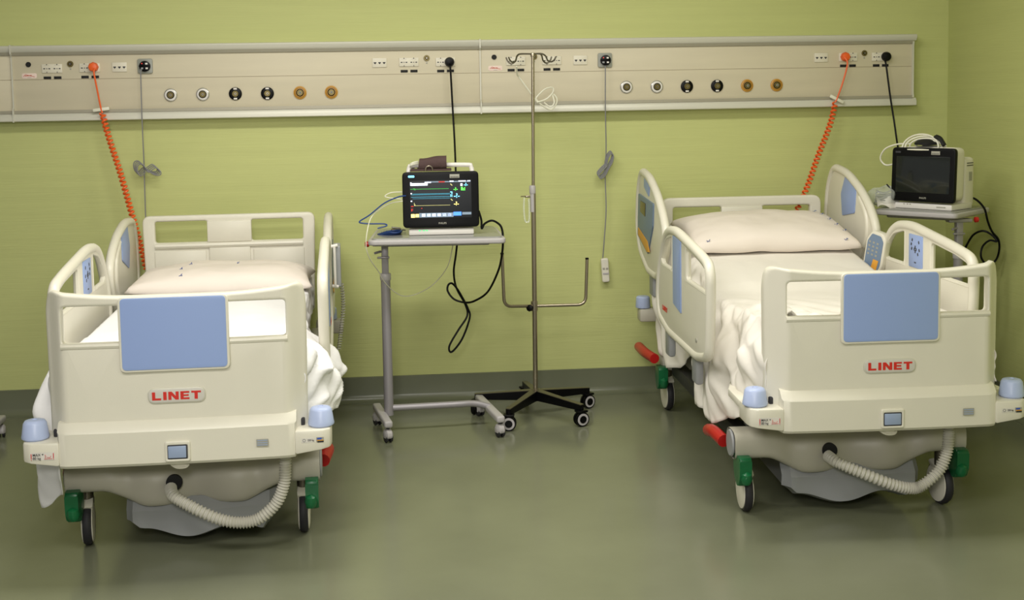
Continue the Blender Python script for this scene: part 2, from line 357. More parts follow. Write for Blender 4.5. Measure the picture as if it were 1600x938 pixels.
def side_rail(root, u, side, kind, ang):
    """kind foot/head; side -1 left, +1 right. Local plane (v,z) at x=u"""
    mt = Matrix(((0,0,1,u),(1,0,0,0),(0,1,0,0),(0,0,0,1)))
    if kind == 'foot':
        out = [(.40,.60,.05),(.375,.80,.1),(.37,.985,.07),(.55,1.012,.1),(1.06,1.062,.1),(1.27,1.038,.12),(1.42,.87,.1),(1.47,.70,.1),(1.43,.60,.05),(1.2,.56,.05),(.60,.56,.05)]
        holes = [rpoly([(.425,.868),(.80,.868),(.80,1.000),(.55,.977),(.43,.955)], .022), rpoly([(1.11,.868),(1.335,.868),(1.37,.90),(1.25,.99),(1.10,1.022)], .03)]
    else:
        out = [(1.66,.64,.06),(1.54,.76,.1),(1.485,.90,.08),(1.58,.985,.10),(1.74,1.055,.12),(1.97,1.098,.08),(2.19,1.085,.05),(2.26,.97,.08),(2.27,.76,.06),(2.16,.64,.06),(1.9,.60,.05)]
        out = [raise_head((p[0],p[1]-.02)+tuple(p[2:]), ang) for p in out]; holes = []
    poly = rpoly(out, .05, 6)
    o = B().add(plate(poly, holes, .022, .004), mt).obj('%s_side_rail' % kind, 'cream', root)
    # rounded rim following the outline
    cx = sum(p[0] for p in poly)/len(poly); cz = sum(p[1] for p in poly)/len(poly)
    ins = [(p[0]+(cx-p[0])*.03, p[1]+(cz-p[1])*.035) for p in poly]
    B().tube([(u, a, c) for a, c in ins], .0215, 10, closed=True).obj('rim', 'cream', o)
    if kind == 'foot':
        for xx in (.81, 1.10): B().tube([(u,xx,.86),(u,xx,1.02)], .013, 8).obj('post_edge', 'cream', o)
        for va, vb in ((.42,.80),(1.11,1.35)): B().tube([(u,va,.86),(u,vb,.86)], .012, 8).obj('lower_lip', 'cream', o)
        # blue keypad on the inner face of the post, blue strip on the outer face
        B().box((u-side*.012, .965, .94), (.006,.155,.150), .004).obj('keypad', 'blue', o)
        b = B()
        for dy, dz in ((-.04,.035),(.035,.04),(-.045,.0),(.04,.0),(-.03,-.02),(.045,.02),(0,.01),(0,-.01),(.01,.0),(-.01,.0)): b.box((u-side*.0155, .965+dy, .95+dz), (.001,.010,.013), rot=Matrix.Rotation(dy*12,3,'X'))
        b.box((u-side*.0155, .965, .89), (.001,.02,.005)); b.obj('keypad_symbols', 'ink', o)
        B().add(plate(rpoly([(.90,.70),(1.07,.72),(1.07,1.03),(.90,1.02)], .008), [], .004, .001), T((side*.013,0,0)) @ mt).obj('outer_inlay', 'blue', o)
        m2 = Matrix.Translation((u+side*.0125,1.27,.66)) @ (YZp if side > 0 else YZm)
        b = B()
        for p in letters(.022): b.prism(p, 0, .001, m2)
        b.obj('maker_lettering', 'redt', o)
        B().lathe([(.010,0),(.010,.004),(0,.006)], (u+side*.011,.60,.64), Matrix.Rotation(side*PI/2,3,'Y'), 16).obj('bolt', 'labg', o)
        # carrier arms under the rail
        for vv in (.72, 1.30): B().box((u-side*.02, vv, .53), (.035,.09,.20), .012).obj('carrier_arm', 'grey', o)
    else:
        q = [raise_head(p, ang) for p in [(1.80,1.02),(1.97,1.06),(2.02,.95),(1.98,.84),(1.80,.90)]]
        B().add(plate(rpoly(q, .012), [], .004, .001), T((-side*.013,0,0)) @ mt).obj('inner_inlay', 'blue', o)
        q = [raise_head(p, ang) for p in [(1.90,1.07),(2.06,1.07),(2.06,1.0),(1.92,.98)]]
        B().add(plate(rpoly(q, .01), [], .004, .001), T((side*.013,0,0)) @ mt).obj('outer_inlay', 'blue', o)
        q = [raise_head(p, ang) for p in [(1.78,.86),(1.78,.98),(2.20,.93),(2.20,.70),(1.90,.68)]]
        B().add(plate(rpoly(q, .012), [], .008, .002), T((side*.014,0,0)) @ mt).obj('control_panel', 'steelgrey', o)
        q = [raise_head(p, ang) for p in [(1.83,.71),(1.90,.75),(2.17,.75),(2.17,.71),(1.9,.69)]]
        B().add(plate(rpoly(q, .006), [], .003, .001), T((side*.0195,0,0)) @ mt).obj('orange_keys', 'yellow', o)
        q = [raise_head(p, ang) for p in [(1.98,.86),(1.98,.93),(2.12,.91),(2.12,.85)]]
        B().add(plate(q, [], .003, .001), T((side*.0195,0,0)) @ mt).obj('display', 'brass', o)
        # inner grip bar next to the rounded front edge
        q = [raise_head(p, ang) for p in [(1.74,1.0),(1.63,.93),(1.61,.82),(1.68,.70)]]
        B().tube([(u-side*.012, a, c) for a, c in q], .012, 8, smooth=5).obj('grip_bar', 'cream', o)
        a, c = raise_head((1.95,.55), ang)
        B().box((u-side*.03, a, c), (.035,.10,.22), .012).obj('carrier_arm', 'grey', o)
    return o
def make_bed(loc, rot, label, chx, ang, ul, ur):
    t = thing('hospital_bed', label, 'bed', loc, rot, None)
    # footboard
    top = [(-.450,.40,.02),(-.454,.955,.05),(-.441,1.022,.045),(-.36,1.012,.05),(-.22,.999,.1),(.22,.999,.1),(.36,1.012,.05),(.441,1.022,.045),(.454,.955,.05),(.450,.40,.02)]
    outl = rpoly(top, .03, 6)
    h1 = rpoly(rect(-.385,.835,-.17,.967), .016); h2 = rpoly(rect(.17,.835,.385,.967), .016)
    fb = foot_part(B().add(plate(outl, [h1, h2], .05, .011, 3), T((0,.02,0)) @ XZ)).obj('footboard', 'cream', t, ang=50)
    for s in (-1, 1): foot_part(B().tube([(s*.39,-.001,.828),(s*.16,-.001,.828)], .011, 8), .02).obj('window_sill_lip', 'cream', fb)
    b = B(); b.prism([(.01,.562),(-.008,.558),(-.034,.532),(-.038,.524),(-.038,.412),(-.03,.402),(.01,.400)], -.412, .412, XP)
    for v in b.bm.verts:
        if v.co.z < .53 and v.co.y < -.02: v.co.x *= .985
    foot_part(b, .03).obj('skirt', 'cream', fb, ang=25)
    B().add(plate(rpoly(rect(-.189,.731,.189,.999), .022), [], .012, .004), T((0,-.010,0)) @ XZ).obj('panel_border', 'cream', fb)
    B().add(plate(rpoly(rect(-.180,.740,.180,.994), .016), [], .004, .0012), T((0,-.0165,0)) @ XZ).obj('blue_panel', 'blue', fb)
    bd = B().add(plate(rpoly(rect(-.100,.616,.100,.671), .027), [], .008, .003), T((0,-.007,0)) @ XZ).obj('name_badge', 'alu', fb)
    B().add(plate(rpoly(rect(-.096,.620,.096,.667), .023), [], .004, .0015), T((0,-.011,0)) @ XZ).obj('badge_face', 'pale', bd)
    b = B()
    for p in letters(.029): b.prism([(x*1.12, z+.6435) for x, z in p], 0, .0015, T((0,-.0125,0)) @ XZ)
    b.obj('maker_lettering', 'redt', bd)
    lf = B().add(plate(rpoly(rect(-.044,.414,.044,.488), .010), [rpoly(rect(-.034,.424,.034,.474), .004)], .012, .004), T((0,-.040,0)) @ XZ).obj('latch_frame', 'cream', fb)
    B().box((0,-.041,.449), (.068,.010,.050), .002).obj('latch_gasket', 'ink', lf)
    B().box((-.001,-.045,.450), (.062,.010,.042), .002).obj('latch_button', 'steelblue', lf)
    o = B().box((.293,-.0385,.466), (.042,.0012,.026)).obj('type_plate', 'labg', fb)
    b = B()
    for k in range(3): b.box((.293,-.0395,.474-k*.008), (.036,.0006,.003))
    b.obj('type_text', 'steelblue', o)
    # corner wings with bumper rollers
    for s in (-1, 1):
        zt = .497
        w = B(); w.prism([(s*.405,-.024),(s*.505,-.020),(s*.530,-.004),(s*.536,.03),(s*.535,.14),(s*.50,.17),(s*.405,.17)], .412, zt, r=.008)
        for v in w.bm.verts:
            if v.co.z < .45: v.co.z += .016*sm(.42,.54,abs(v.co.x))
        wo = w.obj('corner_bracket', 'cream', t)
        B().lathe([(.040,-.006),(.047,0),(.0475,.006),(.046,.012),(.040,.052),(.034,.061),(.024,.064),(.010,.0645),(.009,.062),(0,.062)], (s*.498,.045,.503), None, 36).obj('bumper_roller', 'cup', wo)
        B().cyl((s*.498,.045,.497), (s*.498,.045,.505), .03).obj('roller_shaft', 'dark', wo)
        B().box((s*.425,.08,.51), (.03,.05,.03), .006).obj('hinge', 'dark', wo)
        q = B(); q.prism([(s*.405,.15),(s*.535,.12),(s*.53,.33),(s*.49,.46),(s*.405,.48)], .465, .496, r=.006); q.obj('bracket_extension', 'cream', wo)
        if s < 0:
            lb = B().box((-.461,-.0232,.452), (.082,.001,.028), rot=Matrix.Rotation(-.045,3,'Z')).obj('load_label', 'lab', wo)
            b = B(); b.add(text_mesh('MAX', .0125, .0003, .00005, 'LEFT'), T((-.494,-.0268,.458)) @ XZ); b.add(text_mesh('80 kg', .0125, .0003, .00005, 'LEFT'), T((-.494,-.0268,.446)) @ XZ)
            b.prism([(-.463,.461),(-.457,.461),(-.460,.456)], 0, .0004, T((0,-.0258,0)) @ XZ); b.obj('label_text', 'ink', lb)
            b = B()
            for x in (-.4985,-.424): b.box((x,-.0262,.4535), (.0025,.0006,.018)); b.box((x,-.0262,.4415), (.0025,.0006,.0025))
            b.tube([(-.452,-.0262,.446),(-.450,-.0262,.452),(-.452,-.0262,.458)], .0009, 5); b.tube([(-.455,-.0262,.443),(-.428,-.0262,.443)], .0008, 5); b.tube([(-.447,-.0262,.449),(-.436,-.0262,.447),(-.432,-.0262,.453)], .0007, 5)
            b.obj('label_mark', 'redt', lb)
        else:
            lb = B().box((.452,-.0232,.462), (.046,.001,.016), rot=Matrix.Rotation(.045,3,'Z')).obj('weight_label', 'lab', wo)
            b = B(); b.add(text_mesh('250 kg', .0085, .0003, .00005, 'LEFT'), T((.450,-.0250,.462)) @ XZ); b.tube([(.438+.005*math.cos(a*PI/5),-.0250,.462+.005*math.sin(a*PI/5)) for a in range(10)], .0006, 5, closed=True); b.obj('label_text', 'ink', lb)
            r2 = Matrix.Rotation(.06,3,'Z')
            q = B().box((.494,-.0213,.462), (.026,.001,.018), rot=r2).obj('colour_sticker', 'labg', wo)
            B().box((.492,-.0222,.466), (.016,.001,.006), rot=r2).obj('sticker_print', 'eb2', q); B().box((.495,-.0224,.460), (.024,.001,.003), rot=r2).obj('sticker_print', 'yellow', q); B().box((.496,-.0222,.455), (.022,.001,.006), rot=r2).obj('sticker_print', 'ink', q)
    # mattress platform
    B().box((0,1.07,.465), (.80,2.08,.07), .012).obj('platform', 'cream', t)
    for s in (-1, 1): B().box((s*.43,1.08,.462), (.05,1.95,.055), .01).obj('side_beam', 'cream', t)
    if ang > 0:
        c0 = raise_head((1.52,.59), ang)
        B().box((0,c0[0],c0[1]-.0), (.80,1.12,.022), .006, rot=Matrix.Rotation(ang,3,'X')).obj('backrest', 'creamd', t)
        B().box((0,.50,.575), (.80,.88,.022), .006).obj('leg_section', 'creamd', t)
        for s in (-1,1): B().tube([(s*.2,1.3,.50),(s*.2,1.75,.70)], .016, 8).obj('backrest_strut', 'steeld', t)
        B().box((0,.5,.535), (.6,.7,.07), .01).obj('section_support', 'creamd', t)
    else:
        B().box((0,1.07,.54), (.80,2.02,.09), .012).obj('lying_surface', 'creamd', t)
    # headboard
    HZ = 1.082 if ang == 0 else 1.104
    hb_o = rpoly([(-.425,.56,.03),(-.437,1.0,.05),(-.437,HZ,.055),(.437,HZ,.055),(.437,1.0,.05),(.425,.56,.03)], .03, 6)
    hh = [rpoly([(-.375,.942),(-.112,.942),(-.112,1.052),(-.375,1.052)], .014), rpoly([(.112,.942),(.375,.942),(.375,1.052),(.112,1.052)], .014)]
    hb = B().add(plate(hb_o, hh, .04, .010, 3), T((0,2.17,0)) @ XZ).obj('headboard', 'cream', t)
    b = B(); b.tube([(-.375,2.15,.925),(.375,2.15,.925)], .015, 8); b.obj('cross_bar', 'cream', hb)
    B().box((0,2.150,.85), (.21,.018,.13), .006).obj('centre_block', 'cream', hb)
    B().box((0,2.158,.995), (.225,.03,.11), .006).obj('handle_block', 'cream', hb)
    for s in (-1, 1): B().box((s*.25,2.149,.80), (.26,.012,.20), .005).obj('recess_panel', 'cream', hb)
    # head-end arms and rollers
    for s in (-1, 1):
        a = B().box((s*.50,2.14,.48), (.14,.09,.07), .012).obj('head_bracket', 'creamd', t)
        B().lathe([(.038,0),(.040,.004),(.037,.055),(.030,.062),(0,.063)], ((.545 if s < 0 else .50)*s,2.14,.518), None, 32).obj('bumper_roller', 'cup', a)
    # side rails
    for s, u in ((-1, ul), (1, ur)):
        for k in ('foot', 'head'): side_rail(t, u if k == 'foot' or u > -.57 else u+.04, s, k, ang)
    # undercarriage
    ch = thing_child('undercarriage', t, (chx,0,0), 0)
    def beam(uq, w):
        u = (uq-.5)*.93; a = w*2*PI; au = abs(u)
        zb = .232-.066*sm(.34,.17,au)+.012*sm(.10,.0,au); zt_ = .345
        cz = (zt_+zb)/2; rz = (zt_-zb)/2
        dep = .07*(1-.35*sm(.30,.12,au)*sm(.05,-.02,-math.cos(a)*0-1+1))
        y = .285 + math.copysign(abs(math.cos(a))**.6, math.cos(a))*dep
        z = cz + math.copysign(abs(math.sin(a))**.6, math.sin(a))*rz
        if math.cos(a) < 0:                                     # front face: scooped either side of the middle
            y += .045*sm(.36,.20,au)*sm(.28,.34,z) + .02*math.cos(u*22)*sm(.3,.2,au)
        return (u, y, z)
    b = B(); b.grid(lambda i, j: beam(i, j % 1.0), 60, 28)
    bmesh.ops.remove_doubles(b.bm, verts=b.bm.verts, dist=1e-5)
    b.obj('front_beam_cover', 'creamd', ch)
    for s in (-1, 1): B().lathe([(.052,-.004),(.054,0),(.05,.006),(0,.008)] if s > 0 else [(0,-.008),(.05,-.006),(.054,0),(.052,.004)], (s*.466,.285,.289), Matrix.Rotation(PI/2,3,'Y'), 28).obj('beam_end_cap', 'grey', ch)
    # lower grey housing, waisted
    def hou(i, j):
        u = -.26+.56*i; w = j
        P_ = [(.33,.20),(.27,.195),(.235,.15),(.245,.065),(.30,.045),(.9,.06),(.9,.20)]
        k = w*(len(P_)-1); a = int(min(k, len(P_)-2)); f = k-a
        y = P_[a][0]*(1-f)+P_[a+1][0]*f; z = P_[a][1]*(1-f)+P_[a+1][1]*f
        e = sm(.06,0,i)+sm(.94,1,i); z2 = z+.018*math.sin(i*2*PI*1.5+1.0)*(1 if z < .1 else 0)+.025*e*(1 if z < .1 else 0)
        return (u*(1-.10*(1 if z < .1 else 0)), y+.05*e+.012*math.sin(i*9), z2)
    b = B(); b.grid(hou, 40, 12); bmesh.ops.holes_fill(b.bm, edges=b.bm.edges, sides=0); b.obj('lower_housing', 'grey', ch)
    for s in (-1, 1): B().box((s*.36,1.10,.25), (.06,1.45,.07), .012).obj('chassis_rail', 'dark', ch)  # shade under the bed is put into the rails' dark colour
    for vv in (.62, 1.65): B().box((0,vv,.335), (.16,.14,.25), .02).obj('lift_column', 'grey', ch)
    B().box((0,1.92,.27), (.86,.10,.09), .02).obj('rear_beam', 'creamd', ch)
    # casters, pedals
    for (u, v, yaw) in CAST: caster(ch, u, v, yaw, 1)
    for s in (-1, 1):
        for v0 in (.275, 1.92):
            q = B(); q.prism(rpoly([(-.055,.06),(.045,.06),(.05,.0),(.02,-.055),(-.025,-.06),(-.05,-.02)], .015), -.024, .024, Matrix(((0,0,1,s*.434),(1,0,0,v0-.05),(0,1,0,.195),(0,0,0,1))), r=.006)
            g = q.obj('caster_pedal', 'green', ch)
            B().lathe([(.001,-.03),(.018,-.022),(.024,0),(.018,.02),(.001,.028)], (s*.430,v0-.095,.175), Matrix.Rotation(.3,3,'X'), 18).obj('pedal_tip', 'green', g)
    for s in (-1, 1):
        for (va, vb) in ((.36,.58), (1.72,2.00)):
            B().tube([(s*.475,va,.275),(s*.49,(va+vb)/2,.285),(s*.485,vb,.262)] if va < 1 else [(s*.475,1.84,.300),(s*.50,1.98,.305),(s*.50,2.16,.300)], .026, 12, smooth=5).obj('brake_lever', 'red', ch)
    # ribbed hose
    HP = [(-.065,.205,.245),(-.045,.14,.235),(.02,.11,.20),(.11,.10,.155),(.19,.10,.135),(.26,.10,.145),(.325,.10,.20),(.355,.10,.27),(.362,.10,.34),(.362,.10,.405)]
    if ang > 0: HP = [(x-.06-.04*sm(.1,-.06,x) if x < .2 else x-.085-.0*x, y, z) for x, y, z in HP]
    sp = catmull(HP, 80); Ln = len(sp)
    B().tube(sp, .02, 14, rfun=lambda q: .0205+.0028*math.cos(q*2*PI*62)).obj('ribbed_hose', 'hose', t)
    B().lathe([(.030,-.004),(.030,.010)], (HP[0][0]-chx*0+.012,.222,.262), Matrix.Rotation(PI/2,3,'X'), 24).obj('hose_port', 'blackm', t)
    b = B(); b.box((0,.02,.392), (.05,.05,.02), .005); b.tube([(-.03,.0,.395),(-.01,-.005,.383),(.02,-.005,.383),(.03,.0,.392)], .005, 6, smooth=3); b.obj('release_catch', 'cream', t)
    return t
M['pale'] = mat('pale grey badge', (206,202,194), .4); M['steelblue'] = mat('grey blue button', (150,166,196), .35); M['eb2'] = mat('blue print', (60,90,180), .5)
BED1 = dict(loc=(-.762,-2.429,0), rot=.030); BED2 = dict(loc=(1.8465,-2.3965,0), rot=-.021)
CAST = [(-.415,.355,.12),(.395,.36,.02),(-.41,1.93,.1),(.41,1.93,.3)]
bed1 = make_bed(BED1['loc'], BED1['rot'], 'cream hospital bed on the left, lying flat, handset hooked on its outer rail', .018, 0, -.495, .51)
CAST = [(-.40,.32,-.02),(.40,.31,.10),(-.385,1.96,.05),(.39,1.93,.2)]
bed2 = make_bed(BED2['loc'], BED2['rot'], 'cream hospital bed on the right beside the room corner, backrest slightly raised', -.065, math.radians(9.5), -.585, .50)
def on_bed(o, d, label=None, cat=None):
    o.location = d['loc']; o.rotation_euler[2] = d['rot']
    return props(o, label, cat) if label else o

# controls hung on rails
u = .50
hs = thing_child('control_handset', bed2, (0,0,0), 0)
hm = T((.445,1.36,.885)) @ Matrix.Rotation(math.radians(48), 4, 'Z') @ Matrix.Rotation(-.12, 4, 'X') @ Matrix.Rotation(-.22, 4, 'Y').inverted()
hm = T((.462,1.38,.885)) @ Matrix.Rotation(-math.radians(64), 4, 'Z') @ XZ @ Matrix.Rotation(-.2, 4, 'Z')
B().add(plate(rpoly([(-.060,-.105),(.045,-.105),(.062,-.05),(.062,.075),(.035,.105),(-.030,.105),(-.060,.06)], .014), [], .042, .008), hm).obj('handset_body', 'cream', hs)
B().add(plate(rpoly([(-.048,-.095),(.036,-.095),(.050,-.05),(.050,.065),(.030,.09),(-.026,.09),(-.048,.05)], .008), [], .004, .001), hm @ T((0,0,.0215))).obj('keypad', 'steelgrey', hs)
B().add(plate([(-.004,-.090),(.032,-.090),(.040,-.03),(.006,-.03)], [], .002, .0005), hm @ T((0,0,.0245))).obj('orange_keys', 'yellow', hs)
q = B()
for kx in range(3):
    for kz in range(4): q.prism(rect(-.038+kx*.025,-.015+kz*.02,-.026+kx*.025,-.006+kz*.02), 0, .0008, hm @ T((0,0,.0235)))
q.obj('key_rows', 'labg', hs)
# handset holder and curly cord on the left bed's outer right rail
hk = thing('bed_handset', 'white framed grey handset hooked on the outer rail of the left bed', 'handset'); on_bed(hk, BED1)
mt = Matrix(((0,0,1,.555),(1,0,0,0),(0,1,0,0),(0,0,0,1)))
B().add(plate(rpoly(rect(1.42,.79,1.56,.985), .01), [], .034, .006), mt).obj('handset_body', 'grey', hk)
b = B(); b.tube([(.545,1.405,.985),(.545,1.405,.80)], .006, 8); b.obj('side_frame', 'white', hk)
b = B(); b.tube([(.53,1.41,.985),(.56,1.41,.99)], .008, 8); b.tube([(.53,1.41,.80),(.56,1.41,.795)], .008, 8); b.obj('hook', 'white', hk)
def helix(path, r, turns, k=10):
    sp = catmull(path, 24); n = turns*k; out = []
    L_ = [0]
    for a, c in zip(sp, sp[1:]): L_.append(L_[-1]+(c-a).length)
    nr = None
    for i in range(n+1):
        s = L_[-1]*i/n; j = max(q for q in range(len(L_)) if L_[q] <= s+1e-9); j = min(j, len(sp)-2)
        f = (s-L_[j])/max(1e-9, L_[j+1]-L_[j]); p = sp[j].lerp(sp[j+1], f); t_ = (sp[j+1]-sp[j]).normalized()
        if nr is None: nr = t_.orthogonal().normalized()
        nr = (nr-t_*nr.dot(t_)).normalized(); bi = t_.cross(nr); a = 2*PI*i/k
        out.append(p+nr*math.cos(a)*r+bi*math.sin(a)*r)
    return out
cc = B(); cc.tube(helix([(.572,1.50,.80),(.578,1.49,.70),(.568,1.46,.60),(.552,1.40,.50)], .0085, 26, 10), .0026, 5); cc.obj('curly_cord', 'labg', hk)

# ---------------------------------------------------------------- mattresses, sheets, pillows
def raised(v, z, ang):
    if v <= .95: return (v, z)
    c = raise_head((v, z), ang*sm(.93,1.15,v) if v < 1.15 else ang); return c[:2]
def mattress(d, ang, label):
    def f(i, j):
        v = .10+1.98*i; w = j*2*PI; x = .40*math.copysign(abs(math.cos(w))**.22, math.cos(w)); z = .672+.080*math.copysign(abs(math.sin(w))**.3, math.sin(w))
        if ang == 0: z = .668+.080*math.copysign(abs(math.sin(w))**.3, math.sin(w))
        v, z = raised(v, z, ang); return (x, v, z)
    b = B(); b.grid(lambda i, j: f(i, j % 1.0), 40, 40); bmesh.ops.remove_doubles(b.bm, verts=b.bm.verts, dist=1e-5); bmesh.ops.holes_fill(b.bm, edges=b.bm.edges, sides=0)
    o = b.obj('mattress', 'matt'); return on_bed(o, d, label, 'mattress')
mattress(BED1, 0, 'flat mattress under the white sheet of the left bed')
mattress(BED2, math.radians(9.5), 'tilted mattress under the rumpled sheet of the right bed')
def interp(tab, x):
    if x <= tab[0][0]: return tab[0][1]
    for (a, p), (c, q) in zip(tab, tab[1:]):
        if x <= c: t = sm(a, c, x); return p+(q-p)*t
    return tab[-1][1]
def sheet(d, ang, label, m, LB, RB, LO, RO, crumple, seed):
    """profile across the bed: left hem -> edge -> top -> edge -> right hem. LB/RB: hem height vs v, LO/RO: outward bulge vs v"""
    nU, nS = 190, 130
    ze = .757 if ang else .752
    def f(i, j):
        v = .075+2.0*i; s = j*2-1; side = -1 if s < 0 else 1; a = abs(s)
        zb = interp(LB if side < 0 else RB, v); ob = interp(LO if side < 0 else RO, v)
        if a < .5:
            x = side*.405*(a/.5); z = ze+.001
            r = 1-sm(.43,.5,a); nz = noise.noise(Vector((x*3+seed, v*3.5, 0)))*.006+noise.noise(Vector((x*9+seed, v*6, 5)))*.003
            cr = crumple(x, v)
            z += .004+abs(nz)*r+cr*(.25+.75*r)
            x2, vv = x, v
        else:
            h = (a-.5)/.5
            drop = ze-zb
            x2 = side*(.405+ob*math.sin(min(1, h*1.6)*PI/2)*(1-.25*h)+.006)
            z = ze+.004-drop*h**1.05+.012*math.sin(h*PI)*0
            fold = math.sin(v*23+2.2*noise.noise(Vector((v*4, seed, h*1.5)))+h*1.5)*.6+math.sin(v*41+seed+h*3)*.25+noise.noise(Vector((v*9, h*4, seed)))*.8
            kk_ = min(1, ob*9)
            x2 += side*fold*.016*sm(0,.4,h)*(.4+ob*7)
            x2 += side*.055*kk_*noise.noise(Vector((v*9+seed+h*5, h*2+v, seed)))*sm(0,.2,h)+side*.016*kk_*noise.noise(Vector((v*24+h*10, h*4, seed+2)))
            z += .03*kk_*noise.noise(Vector((v*9, h*5, seed+4)))*math.sin(h*PI)
            z += noise.noise(Vector((v*6, seed+3, 1)))*.02*h+crumple(side*.41, v)*(1-h)**2
            vv = v+noise.noise(Vector((v*5, h*3, seed+9)))*.015*h
        if ang: 
            q = raised(vv, z, ang) if a < .5 else raised(vv, z, ang*(1-((a-.5)/.5)))
            vv, z = q
        return (x2, vv, z)
    b = B(); b.grid(f, nU, nS)
    o = b.obj('bed_sheet', m, ang=180); so = o.modifiers.new('thick', 'SOLIDIFY'); so.thickness = .003; so.offset = 1
    return on_bed(o, d, label, 'bed sheet')
def cr1(x, v):
    k = sm(.55,.10,v)*sm(.18,.40,x); r = abs(noise.noise(Vector((x*7,v*9,2))))+.6*abs(noise.noise(Vector((x*16,v*18,4))))
    return k*(.012+.07*r)
def cr2(x, v):
    k = sm(.95,.20,v)*sm(-.05,-.38,x); r = abs(noise.noise(Vector((x*5+v*4,v*7-x*3,7))))+.5*abs(noise.noise(Vector((x*13,v*15,4))))
    return k*(.01+.10*r)+.006*math.sin((x*1.6+v)*26+2*noise.noise(Vector((x*3,v*3,1))))*sm(1.0,.4,v)*sm(.25,-.2,x)
s1 = sheet(BED1, 0, 'white sheet on the left bed, bunched and hanging over at the foot corners', 'sheet',
  [(.075,.34),(.12,.27),(.20,.19),(.30,.33),(.42,.50),(.62,.60),(.8,.66),(2.1,.64)], [(.08,.50),(.3,.49),(.5,.48),(.66,.50),(.85,.62),(2.1,.64)],
  [(.075,.02),(.24,.15),(.42,.15),(.62,.03),(.8,.012),(2.1,.01)], [(.075,.03),(.19,.14),(.35,.165),(.52,.17),(.64,.12),(.78,.03),(.95,.012),(2.1,.01)], cr1, 3.1)
s2 = sheet(BED2, math.radians(9.5), 'rumpled cream white sheet on the right bed, draped over its left side', 'sheetb',
  [(.08,.50),(.20,.42),(.40,.34),(.62,.29),(.9,.29),(1.12,.36),(1.24,.46),(1.33,.54),(1.42,.40),(1.6,.30),(1.8,.28),(2.0,.36),(2.1,.50)], [(.08,.56),(.4,.54),(.6,.6),(2.1,.64)],
  [(.08,.03),(.22,.09),(.6,.125),(.9,.125),(1.2,.07),(1.5,.09),(1.9,.10),(2.1,.08)], [(.08,.03),(.3,.10),(.55,.02),(2.1,.01)], cr2, 8.4)
PE = .36
def pillow(d, ang, label, u0, u1, v0, v1, z0, h, seed, tilt):
    cu_, cv = (u0+u1)/2, (v0+v1)/2; a_, b_ = (u1-u0)/2, (v1-v0)/2
    def f(i, j, top):
        x, y = i*2-1, j*2-1
        pin = 1-.07*(1-abs(x)**2)*abs(y)**3*1.0-.0; pinx = 1-.06*(1-abs(y)**2)*abs(x)**3
        e = max(0, (1-abs(x)**2.6))*max(0, (1-abs(y)**2.4)); hh_ = h*e**PE
        wr = noise.noise(Vector((x*2.2+seed, y*1.8, seed)))*.010+noise.noise(Vector((x*7+seed, y*5, 2)))*.003
        z = hh_*(.78 if top else -.22)+wr*(e**.3)*(1 if top else .3)+.006*noise.noise(Vector((x*4,y*4,seed)))*(1-e)
        if top: z += .035*h*math.sin(x*2.1)*0
        q = (cu_+x*a_*pinx, cv+y*b_*pin, z0+h*.22+z)
        if ang:
            vv, zz = raise_head((q[1], q[2]), ang)[:2]; return (q[0], vv, zz)
        return q
    b = B(); b.grid(lambda i, j: f(i, j, True), 56, 40); b.grid(lambda i, j: f(i, j, False), 56, 40)
    bmesh.ops.remove_doubles(b.bm, verts=b.bm.verts, dist=.0008)
    o = b.obj('pillow', 'pillow', ang=180); on_bed(o, d, label, 'pillow')
    b = B()
    pr = PRS
    for (x, y) in pr:
        p = Vector(f((x+1)/2, (y+1)/2, True))+Vector((0,-.002,.004))
        for k in range(3): b.box(p+Vector((.004*math.sin(k*9+x*5)+.003*k,-.002*k,.003*k-.004)), (.010,.003,.0025), rot=Matrix.Rotation(k*1.3+x,3,'Y'))
    m_ = b.obj('printed_marks', 'print', o); m_['kind'] = 'stuff'; return o
PRS = [(-.42,-.80),(-.44,-.45),(-.36,-.1),(.15,-.05)]
pillow(BED1, 0, 'pillow lying flat at the head of the left bed', -.43, .44, 1.50, 2.03, .757, .125, 1.7, 0)
PRS = [(.80,-.93),(.86,-.6),(.84,-.25),(.80,.0),(.76,.3),(.72,.6),(-.8,-.9)]
pillow(BED2, math.radians(9.5), 'plump pillow on the raised backrest of the right bed', -.42, .45, 1.53, 2.06, .764, .135, 5.2, 0)

